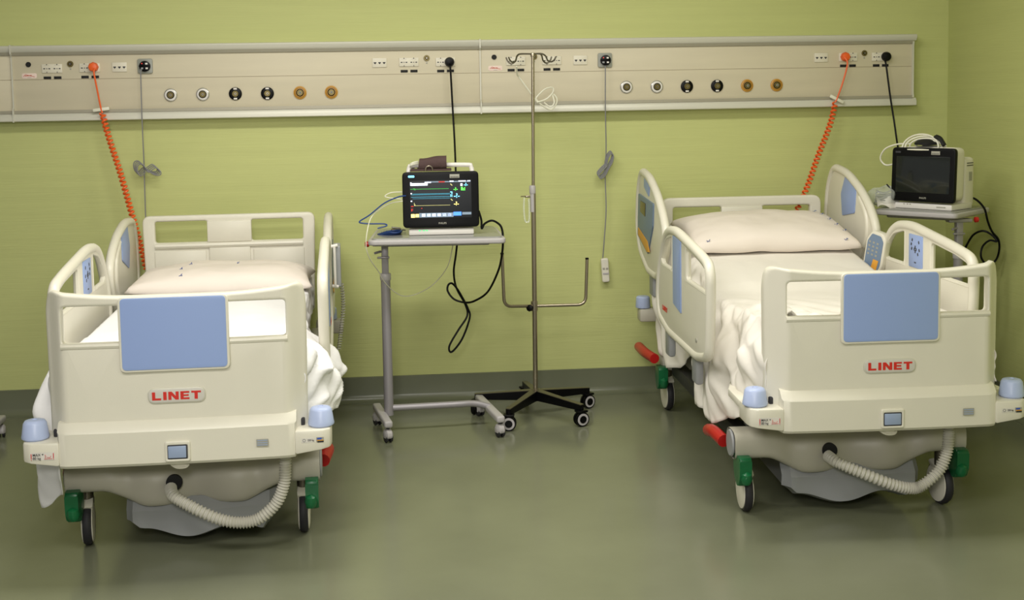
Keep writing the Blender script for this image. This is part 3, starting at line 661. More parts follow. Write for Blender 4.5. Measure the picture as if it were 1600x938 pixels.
# ---------------------------------------------------------------- overbed tables
def plank(b, pts, z0, z1, r): b.add(plate(rpoly(pts, r, 6), [], z1-z0, .008, 3), T((0,0,(z0+z1)/2)))
def twin_caster(root, x, y, yaw, m='silver'):
    o = thing_child('caster', root, (x,y,0), yaw); rt = Matrix.Rotation(PI/2,3,'Y')
    for s in (-1, 1): B().lathe([(.014,-.007),(.024,-.006),(.026,0),(.024,.006),(.014,.007)], (s*.011,0,.026), rt, 24).obj('wheel', 'dark', o)
    b = B(); b.lathe([(.001,-.021),(.020,-.020),(.030,-.012),(.031,.012),(.020,.020),(.001,.021)], (0,-.002,.036), rt, 24)
    for v in b.bm.verts:
        if v.co.z < .024: v.co.z = .024
    b.obj('hood', 'tedge', o)
    B().cyl((0,0,.05), (0,0,.085), .008).obj('stem', 'dark', o)
    return o
def overbed_table(loc, rotz, label, top, ztop, col, feet, colz, ks=-1):
    t = thing('overbed_table', label, 'table', loc, rotz)
    b = B(); plank(b, top, ztop-.030, ztop-.004, .035); tt = b.obj('table_edge', 'tedge', t)
    cx = sum(p[0] for p in top)/4; cy = sum(p[1] for p in top)/4
    b = B(); plank(b, [(cx+(x-cx)*.95, cy+(y-cy)*.93) for x, y in top], ztop-.010, ztop-.0015, .03); b.obj('tabletop', 'ttop', t)
    b = B(); plank(b, [(cx+(x-cx)*.78, cy+(y-cy)*.7) for x, y in top], ztop-.045, ztop-.028, .02); b.obj('underside_tray', 'silver', t)
    x, y = col
    B().cyl((x,y,.09), (x,y,colz), .0235, n=28).obj('column', 'silver', t)
    B().lathe([(.0255,0),(.0275,.004),(.0275,.03),(.0245,.034)], (x,y,colz-.02), None, 28).obj('column_collar', 'tedge', t)
    B().box((x,y,(colz+ztop-.03)/2), (.034,.034,ztop-.03-colz), .004).obj('inner_column', 'silver', t)
    lv = B(); lv.box((x,y-.0,ztop-.05), (.12,.05,.018), .005); lv.tube([(x-.02,y-.02,ztop-.085),(x-.05,y-.04,ztop-.09)], .006, 8); lv.box((x-.008,y-.022,ztop-.115), (.06,.012,.010), .003); lo = lv.obj('tilt_bracket', 'silver', t)
    kn = B(); kn.lathe([(.009,0),(.014,.004),(.014,.018),(.009,.022)], (x+ks*.075,y-.01,ztop-.048), Matrix.Rotation(ks*PI/2,3,'Y'), 20); kn.obj('red_knob', 'red', lo)
    for (a, c_) in feet:
        a, c_ = Vector(a), Vector(c_); d = (c_-a); ang = math.atan2(d.y, d.x)
        f = B(); f.box(((a.x+c_.x)/2,(a.y+c_.y)/2,.092), (d.length+.05,.042,.034), .010, rot=Matrix.Rotation(ang,3,'Z'), seg=3); fo = f.obj('foot_bar', 'tedge', t)
        for p in (a, c_): twin_caster(t, p.x, p.y, ang+PI/2+.2)
    m0 = (Vector(feet[0][0])+Vector(feet[0][1]))/2; m1 = (Vector(feet[1][0])+Vector(feet[1][1]))/2
    B().tube([(x+.02,y,.125),(m0.x*.35+m1.x*.65,y*.6+m1.y*.4,.125),(m0.x*.14+m1.x*.86,m1.y*.9+y*.1,.120),(m1.x,m1.y,.100)], .0165, 14, smooth=6).obj('cross_tube', 'silver', t)
    return t
tx, ty = -.028, -.66
tb1 = overbed_table((0,0,0), 0, 'grey wheeled overbed table between the beds carrying the lit monitor', [(-.108,-.90),(.548,-.955),(.548,-.42),(-.072,-.40)], 1.0, (tx, ty), [((-.034,-.84),(-.088,-.50)), ((.513,-.83),(.445,-.40))], .79)
# second table stands at an angle in the corner
T2 = (2.745,-1.00); A2 = math.radians(48)
def t2(a, c_, z=0):  # a along the long edge from the near corner, c_ into the table
    return (T2[0]-a*math.cos(A2)+c_*math.sin(A2), T2[1]+a*math.sin(A2)+c_*math.cos(A2), z)
tb2 = overbed_table((0,0,0), 0, 'grey wheeled overbed table in the corner behind the right bed', [t2(0,0)[:2], t2(0,.43)[:2], t2(.44,.43)[:2], t2(.44,0)[:2]], 1.062, t2(.05,.15)[:2], [(t2(.02,.02)[:2], t2(.02,.40)[:2]), (t2(.40,.04)[:2], t2(.40,.38)[:2])], .84, 1)
tb3 = overbed_table((-2.22,-.60,0), PI, 'pale grey wheeled table foot at the far left edge of the picture', [(-.13,-.2),(.35,-.2),(.35,.25),(-.13,.25)], 1.0, (.3,0), [((.3,-.2),(.3,.2)), ((-.25,-.16),(-.25,.25))], .79)

# ---------------------------------------------------------------- monitors
def monitor(loc, rotz, label, lit, tiltx=-.05):
    t = thing('patient_monitor', label, 'monitor', loc, rotz)
    R_ = Matrix.Rotation(tiltx, 4, 'X'); base = T((0,0,.04)) @ R_ @ XZ
    W_, H_ = (.368, .270) if lit else (.350, .272)
    B().box((0,.10,.018), (.315,.20,.030), .006).obj('stand', 'white', t)
    b = B()
    for x in (-.13,.13):
        for y in (.02,.18): b.box((x,y,.002), (.03,.02,.006), .001)
    b.obj('stand_feet', 'labg', t)
    for x in (-.105,-.085,-.07): B().box((x,-.0005,.026), (.008,.002,.004)).obj('status_light', 'eld' if lit else 'labg', t)
    o = B().add(plate(rpoly(rect(-W_/2+.008,.006,W_/2-.008,H_-.002), .03), [], .10 if lit else .085, .012, 3), base @ T((0,0 if lit else .007,-.06 if lit else -.053))).obj('housing', 'cream' if not lit else 'white', t)
    o2 = B().add(plate(rpoly(rect(-W_/2,0,W_/2,H_), .022), [], .026, .006, 3), base).obj('bezel', 'black', t)
    sx0, sx1, sz0, sz1 = -.148, .148, .046, .228
    B().add(plate(rect(sx0,sz0,sx1,sz1), [], .003, .0005), base @ T((0,0,.0128))).obj('screen', 'scr' if lit else 'glassb', o2)
    F = base @ T((0,0,.0152))
    B().add(text_mesh('PHILIPS', .012, .0003, .0002), base @ T((.006,.020,.0135))).obj('maker_lettering', 'labg', o2)
    B().add(plate(rect(.045,.238,.092,.256), [], .002, .0004), base @ T((0,0,.0135))).obj('bezel_label', 'labg', o2)
    b = B(); 
    for k in range(5): b.prism(rect(.05+k*.008,.241,.055+k*.008,.245), 0, .0006, base @ T((0,0,.0146)))
    b.obj('label_print', 'ink', o2)
    if not lit: 
        B().box((.10,.0005,.018), (.05,.002,.006)).obj('stand_marking', 'labg', t)
    B().add(plate(rpoly(rect(-.155,.243,-.125,.253), .004), [], .002, .0004), base @ T((0,0,.0135))).obj('corner_badge', 'ecc' if lit else 'ink', o2)
    if lit:
      hn = B(); hn.tube([(-.155,.05,.29),(-.150,.055,.328),(-.12,.055,.338),(.12,.055,.338),(.150,.055,.328),(.155,.05,.29)], .011, 10, smooth=4); hn.obj('carry_handle', 'white', t)
    if lit:
        def S(name, m, rects):
            q = B()
            for (x0, z0, x1, z1) in rects: q.prism(rect(x0,z0,x1,z1), 0, .0004, F)
            return q.obj(name, m, o2)
        # layout in pixels of the close view 140..728 x 280..635
        X = lambda px: sx0+(px-140)/(732-140)*(sx1-sx0); Z = lambda py: sz1-(py-278)/(640-278)*(sz1-sz0)
        r = lambda x0, y0, x1, y1: (X(x0), Z(y1), X(x1), Z(y0))
        S('header_bar', 'egr', [r(290,288,725,298)]); 
        for rr in [r(145,302,312,326), r(285,290,345,302), r(525,284,562,295), r(610,284,680,294), r(695,284,725,294), r(145,294,158,304), r(146,396,160,406), r(146,469,160,479), r(628,312,648,336)]: S('header_text', 'ew', [rr]); S('alarm_text', 'er', [r(418,288,478,299), r(148,520,172,528), r(150,545,158,572), r(162,545,166,565), r(246,540,256,549)])
        S('green_trace', 'eg', [r(145,358,515,361), r(172,352,190,355), r(180,364,196,367)])
        S('cyan_traces', 'ec', [r(165,404,525,407), r(150,414,525,416), r(150,434,525,437), r(165,450,525,452)])
        S('yellow_trace', 'ey', [r(180,516,525,519), r(178,490,182,518), r(184,505,190,520)])
        S('soft_keys', 'ew', [r(250+k*50,596,285+k*50,624) for k in range(6)]); S('key_bar', 'egr', [r(225,590,555,632), r(640,588,728,612)]); S('yellow_keys', 'eyk', [r(146,598,184,632), r(190,598,222,630)]); S('blue_keys', 'eb', [r(556,584,632,620)])
        def tx_(s, px, py, size, m): B().add(text_mesh(s, size, .0003, .0006), F @ T((X(px),Z(py),.0003))).obj('screen_text', m, o2)
        tx_('-?-', 580, 366, .021, 'egg'); tx_('-?-', 590, 430, .030, 'ecc'); tx_('-?-', 585, 506, .025, 'eyk'); tx_('-?-', 680, 325, .020, 'ecc')
        S('pulse_sign', 'egg', [r(632,345,650,378), r(652,358,660,380), r(666,348,672,380)])
        S('small_marks', 'ecc', [r(528,388,548,396), r(540,396,550,408), r(530,414,536,440), r(542,414,548,440)])
        q = B()
        for (x, y, m_) in ((540,322,1),(541,467,1)): q.prism(rect(-.002,-.006,.002,.006), 0, .0004, F @ T((X(x),Z(y),0)) @ Matrix.Rotation(.8,4,'Z'))
        q.obj('crossed_bell_marks', 'ey', o2)
    return t
m1 = monitor((.248,-.80,1.0), -.045, 'patient monitor showing coloured traces, on the table between the beds', True)
m2p = t2(.205,.075,1.062)
m2 = monitor(m2p, -math.radians(54), 'switched off patient monitor with cream housing on the corner table', False)
bk = B(); bk.box((.10,.185,.135), (.10,.10,.25), .02, seg=3); bk.obj('module_rack', 'cream', m2)
for z in (.232,.220): B().box((.1508,.185,z), (.002,.06,.004)).obj('vent_slot', 'ink', m2)
B().box((.1508,.19,.165), (.002,.028,.045)).obj('rack_label', 'labg', m2)

# blood pressure cuff folded over the handle of the lit monitor
cf = thing('blood_pressure_cuff', 'folded dark brown cuff lying on top of the lit monitor', 'cuff', (.205,-.745,1.341), -.045)
b = B()
def cuff(i, j):
    x = -.068+.145*i; w = j*2*PI; zz = .030*math.copysign(abs(math.sin(w))**.7, math.sin(w)); yy = .045*math.copysign(abs(math.cos(w))**.7, math.cos(w))
    return (x+(.02*(1-j) if i < .1 else 0), yy*(1+.1*math.sin(x*30)), zz*(1+.12*i)+.012*i+.002*math.sin(x*60))
b.grid(lambda i, j: cuff(i, j % 1.0), 12, 24); bmesh.ops.remove_doubles(b.bm, verts=b.bm.verts, dist=1e-5); bmesh.ops.holes_fill(b.bm, edges=b.bm.edges, sides=0); b.obj('cuff_roll', 'cuff', cf)
B().box((.0,.0,-.024), (.20,.085,.010), .004).obj('cuff_flap', 'cuff', cf)
B().tube([(-.025,-.047,-.026),(-.022,-.049,-.010),(-.008,-.05,-.002),(.006,-.049,-.010),(.009,-.047,-.026)], .0035, 6, smooth=4).obj('air_connector', 'steel', cf)
b = B()
for k in range(3): b.tube([(-.06,-.01,.006+k*.006),(-.085,-.02,.004+k*.005),(-.10,-.01,-.006+k*.004),(-.08,.02,-.02)], .003, 6, smooth=4)
b.obj('air_tubes', 'wcord', cf)

# ---------------------------------------------------------------- infusion stand
ivx, ivy = .734, -.45
iv = thing('infusion_stand', 'steel infusion stand on a black five-star wheeled base between the beds', 'drip stand', (ivx,ivy,0))
B().cyl((0,0,.12), (.004,0,1.20), .0125, n=24).obj('lower_pole', 'steel', iv)
B().cyl((.004,0,1.18), (.012,0,1.875), .0085, n=20).obj('upper_pole', 'steel', iv)
o = B().lathe([(.0155,0),(.0165,.003),(.0165,.035),(.014,.042)], (0,0,1.165), None, 20).obj('height_clamp', 'tedge', iv)
B().lathe([(.0135,0),(.0135,.10)], (0,0,1.07), None, 20).obj('sleeve', 'tedge', iv)
b = B(); b.box((-.025,0,1.15), (.03,.012,.012), .003); b.tube([(-.035,-.01,1.152),(-.062,-.01,1.152)], .003, 6); b.obj('clamp_screw', 'steel', o)
hk_ = B()
for s in (-1, 1):
    for dy in (-1, 1):
        hk_.tube([(.012,0,1.878),(s*.045,dy*.012,1.879),(s*.062,dy*.04,1.872),(s*.072,dy*.058,1.845),(s*.09,dy*.065,1.832),(s*.108,dy*.068,1.842),(s*.118,dy*.07,1.865)] if dy > 0 else
                 [(.012,0,1.878),(s*.05,dy*.012,1.879),(s*.072,dy*.03,1.868),(s*.082,dy*.055,1.842),(s*.098,dy*.07,1.836),(s*.112,dy*.08,1.845),(s*.12,dy*.082,1.862)], .0042, 8, smooth=5)
hk_.obj('hook_cross', 'steeld', iv)
B().lathe([(.001,0),(.012,.002),(.013,.016),(.010,.022)], (.012,-.0,1.862), None, 16).obj('pole_cap', 'steel', iv)
cl = B().cyl((0,0,.555), (0,0,.605), .0175, n=20).obj('arm_collar', 'steel', iv)
B().lathe([(.004,0),(.017,.003),(.018,.016),(.012,.020)], (-.022,-.02,.575), Matrix.Rotation(PI/2,3,'X') @ Matrix.Rotation(-.5,3,'Y'), 8).obj('clamp_knob', 'black', cl)
def bendpath(pts, r): 
    out = [Vector(pts[0])]
    for a, p, c_ in zip(pts, pts[1:], pts[2:]):
        a, p, c_ = Vector(a), Vector(p), Vector(c_); s, e = p+(a-p).normalized()*r, p+(c_-p).normalized()*r
        out += [s*(1-k/6)**2+p*2*(k/6)*(1-k/6)+e*(k/6)**2 for k in range(7)]
    return out+[Vector(pts[-1])]
B().tube(bendpath([(0,0,.580),(.272,.02,.575),(.282,.02,.815)], .045), .0085, 12).obj('handle_arm', 'steel', iv)
B().tube(bendpath([(0,0,.580),(-.165,-.10,.600),(-.172,-.105,.870)], .045), .0085, 12).obj('handle_arm', 'steel', iv)
for (x, y, z) in ((.282,.02,.815),(-.172,-.105,.870)): B().cyl((x,y,z-.002), (x,y,z+.006), .009, n=14).obj('arm_cap', 'black', iv)
B().lathe([(.035,0),(.035,.045),(.016,.06)], (0,0,.085), None, 20).obj('base_hub', 'steeld', iv)
for k in range(5):
    a = PI/2+.07+k*2*PI/5; d = Vector((math.cos(a), math.sin(a), 0)); n_ = Vector((-d.y, d.x, 0))
    R3 = Matrix(((d.x,n_.x,0),(d.y,n_.y,0),(0,0,1)))
    q = B(); q.prism([(.02,-.022),(.32,-.014),(.32,.014),(.02,.022)], 0, 1, r=0)
    for v in q.bm.verts: 
        x = v.co.x; zt_ = .138-.028*(x/.32); zb_ = zt_-.050+.022*(x/.32); v.co.z = zt_ if v.co.z > .5 else zb_
        v.co = R3 @ v.co
    lg = q.obj('base_arm', 'black', iv)
    q = B(); q.prism([(.02,-.0205),(.322,-.013),(.322,.013),(.02,.0205)], 0, 1)
    for v in q.bm.verts:
        x = v.co.x; zt_ = .138-.028*(x/.32); v.co.z = zt_+(.003 if v.co.z > .5 else -.001); v.co = R3 @ v.co
    q.obj('arm_cover', 'steeld', lg)
    cs = thing_child('caster', iv, d*.315, [.3,1.15,-.15,.35,.5][k]); rt = Matrix.Rotation(PI/2,3,'X')
    for s in (-1, 1):
        wq = B().lathe([(.018,-.007),(.036,-.007),(.038,0),(.036,.007),(.018,.007)], (0,s*.012,.038), rt, 28).obj('wheel', 'black', cs)
        B().lathe([(.030,0),(.030,.0012)], (0,s*.0195+(.0006 if s < 0 else 0),.038), rt, 26).obj('wheel_rim', 'tedge', wq)
        B().lathe([(.019,0),(.019,.001)], (0,s*.0210+(.0005 if s > 0 else 0),.038), rt, 24).obj('wheel_hub', 'black', wq)
    b = B(); b.box((0,0,.058), (.04,.012,.03), .005); b.box((0,0,.078), (.056,.046,.012), .004); b.obj('fork', 'black', cs)
    B().cyl((0,0,.06), (0,0,.10), .009).obj('stem', 'black', cs)
# clear drip holder hanging from the clamp
dh = B(); dh.tube([(-.045,-.02,1.146),(-.048,-.02,1.09),(-.043,-.02,1.03),(-.032,-.02,1.02),(-.022,-.02,1.03),(-.02,-.02,1.09),(-.022,-.02,1.14)], .0045, 8, smooth=5)
o = dh.obj('drip_tube', 'clear2'if 'clear2' in M else 'clear', None, (ivx,ivy,0)); props(o, 'short clear plastic tube loop hanging from the infusion stand clamp', 'tube')
# white tubing hung from the hooks
wt = B(); wt.tube([(0.667, -0.4, 1.817), (0.674, -0.36, 1.778), (0.689, -0.34, 1.758), (0.741, -0.34, 1.685), (0.775, -0.33, 1.638), (0.788, -0.33, 1.634), (0.833, -0.32, 1.65), (0.864, -0.32, 1.683), (0.861, -0.32, 1.706), (0.823, -0.33, 1.7), (0.785, -0.33, 1.667), (0.775, -0.33, 1.648), (0.803, -0.32, 1.617), (0.844, -0.31, 1.593), (0.864, -0.31, 1.596), (0.885, -0.31, 1.629), (0.882, -0.31, 1.656), (0.862, -0.31, 1.673), (0.87, -0.32, 1.629), (0.849, -0.32, 1.606), (0.816, -0.32, 1.63)], .0042, 8, smooth=6)
props(wt.obj('infusion_tubing', 'wcord'), 'coiled white tubing hanging from the infusion stand hooks', 'tubing')

# ---------------------------------------------------------------- plugs and cords
def plug(root, x, z, m, r=.026, y=PF):
    B().lathe([(r*.8,0),(r,.006),(r,.022),(r*.8,.034),(r*.35,.037)], (x,y-.004,z), Matrix.Rotation(PI/2,3,'X'), 8 if m == 'orange' else 20).obj('plug', m, root)
# orange spiral cords
def spiral(label, px, pz, straight, clip, coil, rot, turns):
    t = thing('orange_power_cord', label, 'power cord', (0,0,0)); plug(t, px, pz, 'orange')
    B().tube(straight, .0045, 8, smooth=6).obj('straight_lead', 'orange', t)
    B().tube(helix(coil, .0125, turns, 14), .0054, 6).obj('spiral_lead', 'orange', t)
    c = B().box(clip, (.085,.014,.018), .004, rot=Matrix.Rotation(rot,3,'Y')).obj('cable_clip', 'wcord'); props(c, label.replace('orange spiral power cord', 'white clip holding the orange cord'), 'clip')
    return t
spiral('orange spiral power cord plugged in above the left bed', -1.517, 1.853,
  [(-1.507, -0.11, 1.845), (-1.508, -0.12, 1.819), (-1.496, -0.115, 1.729), (-1.485, -0.11, 1.649), (-1.477, -0.11, 1.612)], (-1.483, -0.105, 1.632), [(-1.477, -0.11, 1.612), (-1.445, -0.13, 1.486), (-1.391, -0.15, 1.302), (-1.337, -0.17, 1.085), (-1.289, -0.19, 0.895), (-1.271, -0.2, 0.801)], -.12, 37)
spiral('orange spiral power cord plugged in above the right bed', 2.52, 1.849,
  [(2.509, -0.11, 1.844), (2.52, -0.12, 1.809), (2.497, -0.115, 1.711), (2.47, -0.11, 1.631), (2.456, -0.11, 1.6)], (2.466, -0.105, 1.617), [(2.456, -0.11, 1.596), (2.42, -0.13, 1.478), (2.345, -0.15, 1.305), (2.282, -0.17, 1.149), (2.228, -0.18, 1.039), (2.189, -0.19, 0.943)], .48, 30)
# grey nurse call cords
t = thing('nurse_call_cord', 'grey cord with a flat looped bundle hanging behind the left bed', 'cord')
B().tube([(-1.27, -0.1, 1.832), (-1.273, -0.11, 1.812), (-1.278, -0.1, 1.565), (-1.285, -0.06, 1.345), (-1.288, -0.05, 1.243), (-1.29, -0.05, 1.089), (-1.29, -0.05, 0.946)], .0032, 6, smooth=6).obj('cord', 'gcord', t)
b = B()
for k in range(4):
    dx = k*1.2; b.tube([[(-1.294, -0.05, 1.321), (-1.325, -0.05, 1.295), (-1.341, -0.05, 1.322), (-1.336, -0.05, 1.352), (-1.313, -0.05, 1.355), (-1.284, -0.05, 1.321), (-1.252, -0.05, 1.3), (-1.225, -0.05, 1.299), (-1.221, -0.05, 1.316), (-1.244, -0.05, 1.337), (-1.264, -0.05, 1.327), (-1.285, -0.05, 1.314)], [(-1.286, -0.062, 1.315), (-1.317, -0.062, 1.289), (-1.332, -0.062, 1.316), (-1.327, -0.062, 1.347), (-1.304, -0.062, 1.35), (-1.276, -0.062, 1.315), (-1.243, -0.062, 1.294), (-1.217, -0.062, 1.293), (-1.213, -0.062, 1.31), (-1.235, -0.062, 1.331), (-1.256, -0.062, 1.321), (-1.276, -0.062, 1.308)], [(-1.277, -0.074, 1.31), (-1.308, -0.074, 1.283), (-1.323, -0.074, 1.311), (-1.319, -0.074, 1.341), (-1.295, -0.074, 1.344), (-1.267, -0.074, 1.31), (-1.235, -0.074, 1.289), (-1.208, -0.074, 1.288), (-1.205, -0.074, 1.305), (-1.227, -0.074, 1.326), (-1.247, -0.074, 1.316), (-1.267, -0.074, 1.303)], [(-1.268, -0.086, 1.304), (-1.299, -0.086, 1.278), (-1.315, -0.086, 1.305), (-1.31, -0.086, 1.336), (-1.287, -0.086, 1.338), (-1.259, -0.086, 1.304), (-1.226, -0.086, 1.283), (-1.2, -0.086, 1.282), (-1.196, -0.086, 1.299), (-1.218, -0.086, 1.32), (-1.239, -0.086, 1.31), (-1.259, -0.086, 1.297)]][k], .0028, 6, closed=True, smooth=4)
b.obj('cord_bundle', 'gcord', t)
t = thing('nurse_call_cord', 'grey cord with a bundle and a white hand switch hanging between the beds', 'cord')
B().tube([(1.18, -0.1, 1.819), (1.177, -0.115, 1.788), (1.176, -0.11, 1.605), (1.186, -0.06, 1.36), (1.18, -0.05, 1.279), (1.184, -0.04, 1.166), (1.186, -0.04, 1.025), (1.174, -0.04, 0.866), (1.167, -0.03, 0.765)], .0032, 6, smooth=6).obj('cord', 'gcord', t)
b = B()
for k in range(4):
    b.tube([[(1.18, -0.05, 1.287), (1.151, -0.05, 1.259), (1.137, -0.05, 1.238), (1.147, -0.05, 1.221), (1.172, -0.05, 1.238), (1.19, -0.05, 1.272), (1.212, -0.05, 1.307), (1.22, -0.05, 1.342), (1.209, -0.05, 1.356), (1.191, -0.05, 1.335), (1.184, -0.05, 1.307)], [(1.182, -0.056, 1.282), (1.153, -0.056, 1.254), (1.139, -0.056, 1.233), (1.149, -0.056, 1.216), (1.174, -0.056, 1.233), (1.193, -0.056, 1.267), (1.214, -0.056, 1.302), (1.222, -0.056, 1.337), (1.211, -0.056, 1.351), (1.193, -0.056, 1.33), (1.186, -0.056, 1.302)], [(1.184, -0.062, 1.277), (1.156, -0.062, 1.249), (1.141, -0.062, 1.228), (1.152, -0.062, 1.211), (1.177, -0.062, 1.228), (1.195, -0.062, 1.262), (1.216, -0.062, 1.297), (1.224, -0.062, 1.332), (1.213, -0.062, 1.346), (1.195, -0.062, 1.325), (1.188, -0.062, 1.297)], [(1.186, -0.068, 1.272), (1.158, -0.068, 1.244), (1.143, -0.068, 1.224), (1.154, -0.068, 1.206), (1.179, -0.068, 1.223), (1.197, -0.068, 1.257), (1.218, -0.068, 1.292), (1.226, -0.068, 1.327), (1.215, -0.068, 1.341), (1.197, -0.068, 1.32), (1.19, -0.068, 1.293)]][k], .0028, 6, closed=True, smooth=4)
b.obj('cord_bundle', 'gcord', t)
hx, hy, hz = (1.179, -0.03, 0.697)
h_ = B().add(plate(rpoly(rect(-.021,-.068,.021,.066), .012), [], .026, .007, 3), T((hx,hy,hz)) @ Matrix.Rotation(-.06,4,'Y') @ XZ).obj('hand_switch', 'cream', t)
b = B(); b.add(plate(rpoly(rect(-.016,.004,-.004,.014), .002), [], .003, .0005), T((hx,hy-.014,hz)) @ XZ); b.add(plate(rpoly(rect(.002,.004,.014,.014), .002), [], .003, .0005), T((hx,hy-.014,hz)) @ XZ); b.obj('switch_buttons', 'labg', h_)
B().add(plate(rpoly(rect(-.014,-.024,.018,-.014), .002), [], .003, .0005), T((hx,hy-.014,hz)) @ XZ).obj('switch_label', 'tedge', h_)
# black power cord of the lit monitor
t = thing('black_power_cord', 'black power cord from the wall panel down to the lit monitor', 'power cord'); plug(t, 0.339, 1.852, 'black')
B().tube([(0.34, -0.11, 1.841), (0.342, -0.125, 1.8), (0.348, -0.13, 1.62), (0.352, -0.18, 1.451), (0.349, -0.3, 1.298), (0.339, -0.45, 1.183)], .0052, 8, smooth=6).obj('lead', 'black', t)
t = thing('black_power_cord', 'black power cord from the wall panel down to the dark corner monitor', 'power cord'); plug(t, 2.753, 1.847, 'black')
B().tube([(2.737, -0.11, 1.831), (2.739, -0.125, 1.788), (2.76, -0.13, 1.63), (2.78, -0.14, 1.489), (2.778, -0.2, 1.35), (2.742, -0.35, 1.248), (2.733, -0.5, 1.162)], .0052, 8, smooth=6).obj('lead', 'black', t)
b = B(); b.tube([(0.436, -0.72, 1.107), (0.446, -0.75, 1.065), (0.444, -0.8, 1.029), (0.459, -0.78, 1.049), (0.495, -0.76, 1.062), (0.525, -0.78, 1.05), (0.541, -0.8, 1.027), (0.542, -0.85, 0.979), (0.539, -0.8, 0.892), (0.525, -0.72, 0.802), (0.481, -0.62, 0.689), (0.42, -0.55, 0.634), (0.374, -0.5, 0.618), (0.319, -0.48, 0.633), (0.288, -0.46, 0.671), (0.29, -0.45, 0.702), (0.309, -0.45, 0.712), (0.333, -0.44, 0.686), (0.362, -0.42, 0.635), (0.392, -0.4, 0.571), (0.401, -0.4, 0.52), (0.359, -0.4, 0.41), (0.304, -0.4, 0.344), (0.292, -0.4, 0.375), (0.341, -0.39, 0.456), (0.389, -0.38, 0.527), (0.382, -0.36, 0.584), (0.338, -0.34, 0.671), (0.326, -0.34, 0.755), (0.338, -0.34, 0.839), (0.346, -0.34, 0.903), (0.346, -0.36, 0.969)], .0055, 8, smooth=6)
props(b.obj('black_cable', 'black'), 'black cable looping off the right end of the table between the beds', 'cable')
b = B(); b.tube([(0.08, -0.8, 1.197), (0.043, -0.81, 1.193), (-0.025, -0.82, 1.165), (-0.094, -0.84, 1.113), (-0.143, -0.86, 1.085), (-0.131, -0.86, 1.076), (-0.089, -0.86, 1.072), (-0.028, -0.86, 1.07), (-0.016, -0.87, 1.061), (-0.059, -0.87, 1.05)], .0036, 6, smooth=6); b.obj
o = props(b.obj('blue_sensor_cable', 'bcord'), 'dark blue sensor cable from the lit monitor coiled on its table', 'cable')
b = B()
for k in range(5):
    cx, cy = -.005+.006*k, -.70-.008*k; b.tube([(cx+(.055-.004*k)*math.cos(a*PI/7), cy+(.045)*math.sin(a*PI/7), 1.003+.004*k+.002*math.sin(a)) for a in range(14)], .0036, 6, closed=True)
b.obj('cable_coil', 'bcord', o)
b = B(); b.tube([(0.077, -0.78, 1.214), (0.013, -0.78, 1.213), (-0.019, -0.78, 1.198), (-0.006, -0.78, 1.189), (0.076, -0.79, 1.175), (0.005, -0.8, 1.162), (-0.051, -0.82, 1.134), (-0.088, -0.84, 1.1), (-0.106, -0.93, 1.049), (-0.114, -0.94, 0.974), (-0.098, -0.9, 0.908), (-0.059, -0.8, 0.831), (-0.035, -0.76, 0.778), (0.01, -0.7, 0.72), (0.063, -0.66, 0.686), (0.138, -0.6, 0.691), (0.222, -0.5, 0.725), (0.293, -0.42, 0.801), (0.323, -0.4, 0.911)], .0024, 6, smooth=6)
props(b.obj('white_sensor_cable', 'wcord'), 'thin white cable sagging below the table between the beds', 'cable')
cl_ = thing('finger_sensor', 'small grey finger sensor clip lying beside the lit monitor', 'sensor', (0.03, -0.644, 1.005), .3)
B().box((0,0,.010), (.05,.022,.018), .006).obj('clip_jaw', 'brass', cl_); B().box((.0,0,.022), (.045,.018,.008), .003, rot=Matrix.Rotation(.15,3,'Y')).obj('clip_jaw', 'labg', cl_)
B().tube([(.02,0,.01),(.05,.01,.006),(.055,.05,.004),(.01,.06,.004)], .002, 6, smooth=5).obj('clip_lead', 'ink', cl_)

# cable heap on the dark monitor
c0 = Vector(m2p); Rm = Matrix.Rotation(-math.radians(54), 3, 'Z')
def mloc(x, y, z): return tuple(c0+Rm @ Vector((x,y,z)))
t = thing('cable_bundle', 'coiled white and black cables heaped on top of the dark monitor', 'cables', (0,0,0))
b = B()
for k in range(5):
    b.tube([mloc(-.03+.013*k+(.100-.007*k)*math.cos(q*PI/8), .02+.011*k+.02*math.sin(q*PI/8+k), .312+.002*k+(.066-.012*k)*max(-.15,math.sin(q*PI/8))) for q in range(16)], .0046, 6, closed=True, smooth=2)
b.obj('white_coil', 'wcord', t)
b = B(); 
b.lathe([(.001,.0),(.060,.004),(.062,.014),(.045,.028),(.001,.036)], mloc(-.01,.05,.322), None, 20)
b.tube([mloc(.04,.04,.365),mloc(.075,.03,.355),mloc(.10,.02,.325)], .010, 8, smooth=4); b.tube([mloc(.03,.07,.37),mloc(.06,.06,.36),mloc(.09,.05,.325)], .007, 8, smooth=4)
b.obj('black_coil', 'blackm', t)
B().tube([mloc(-.10,.05,.328),mloc(-.17,.04,.325),mloc(-.24,.04,.30),mloc(-.275,.05,.25),mloc(-.25,.06,.215),mloc(-.19,.06,.225)], .0045, 8, smooth=6).obj('white_lead', 'wcord', t)
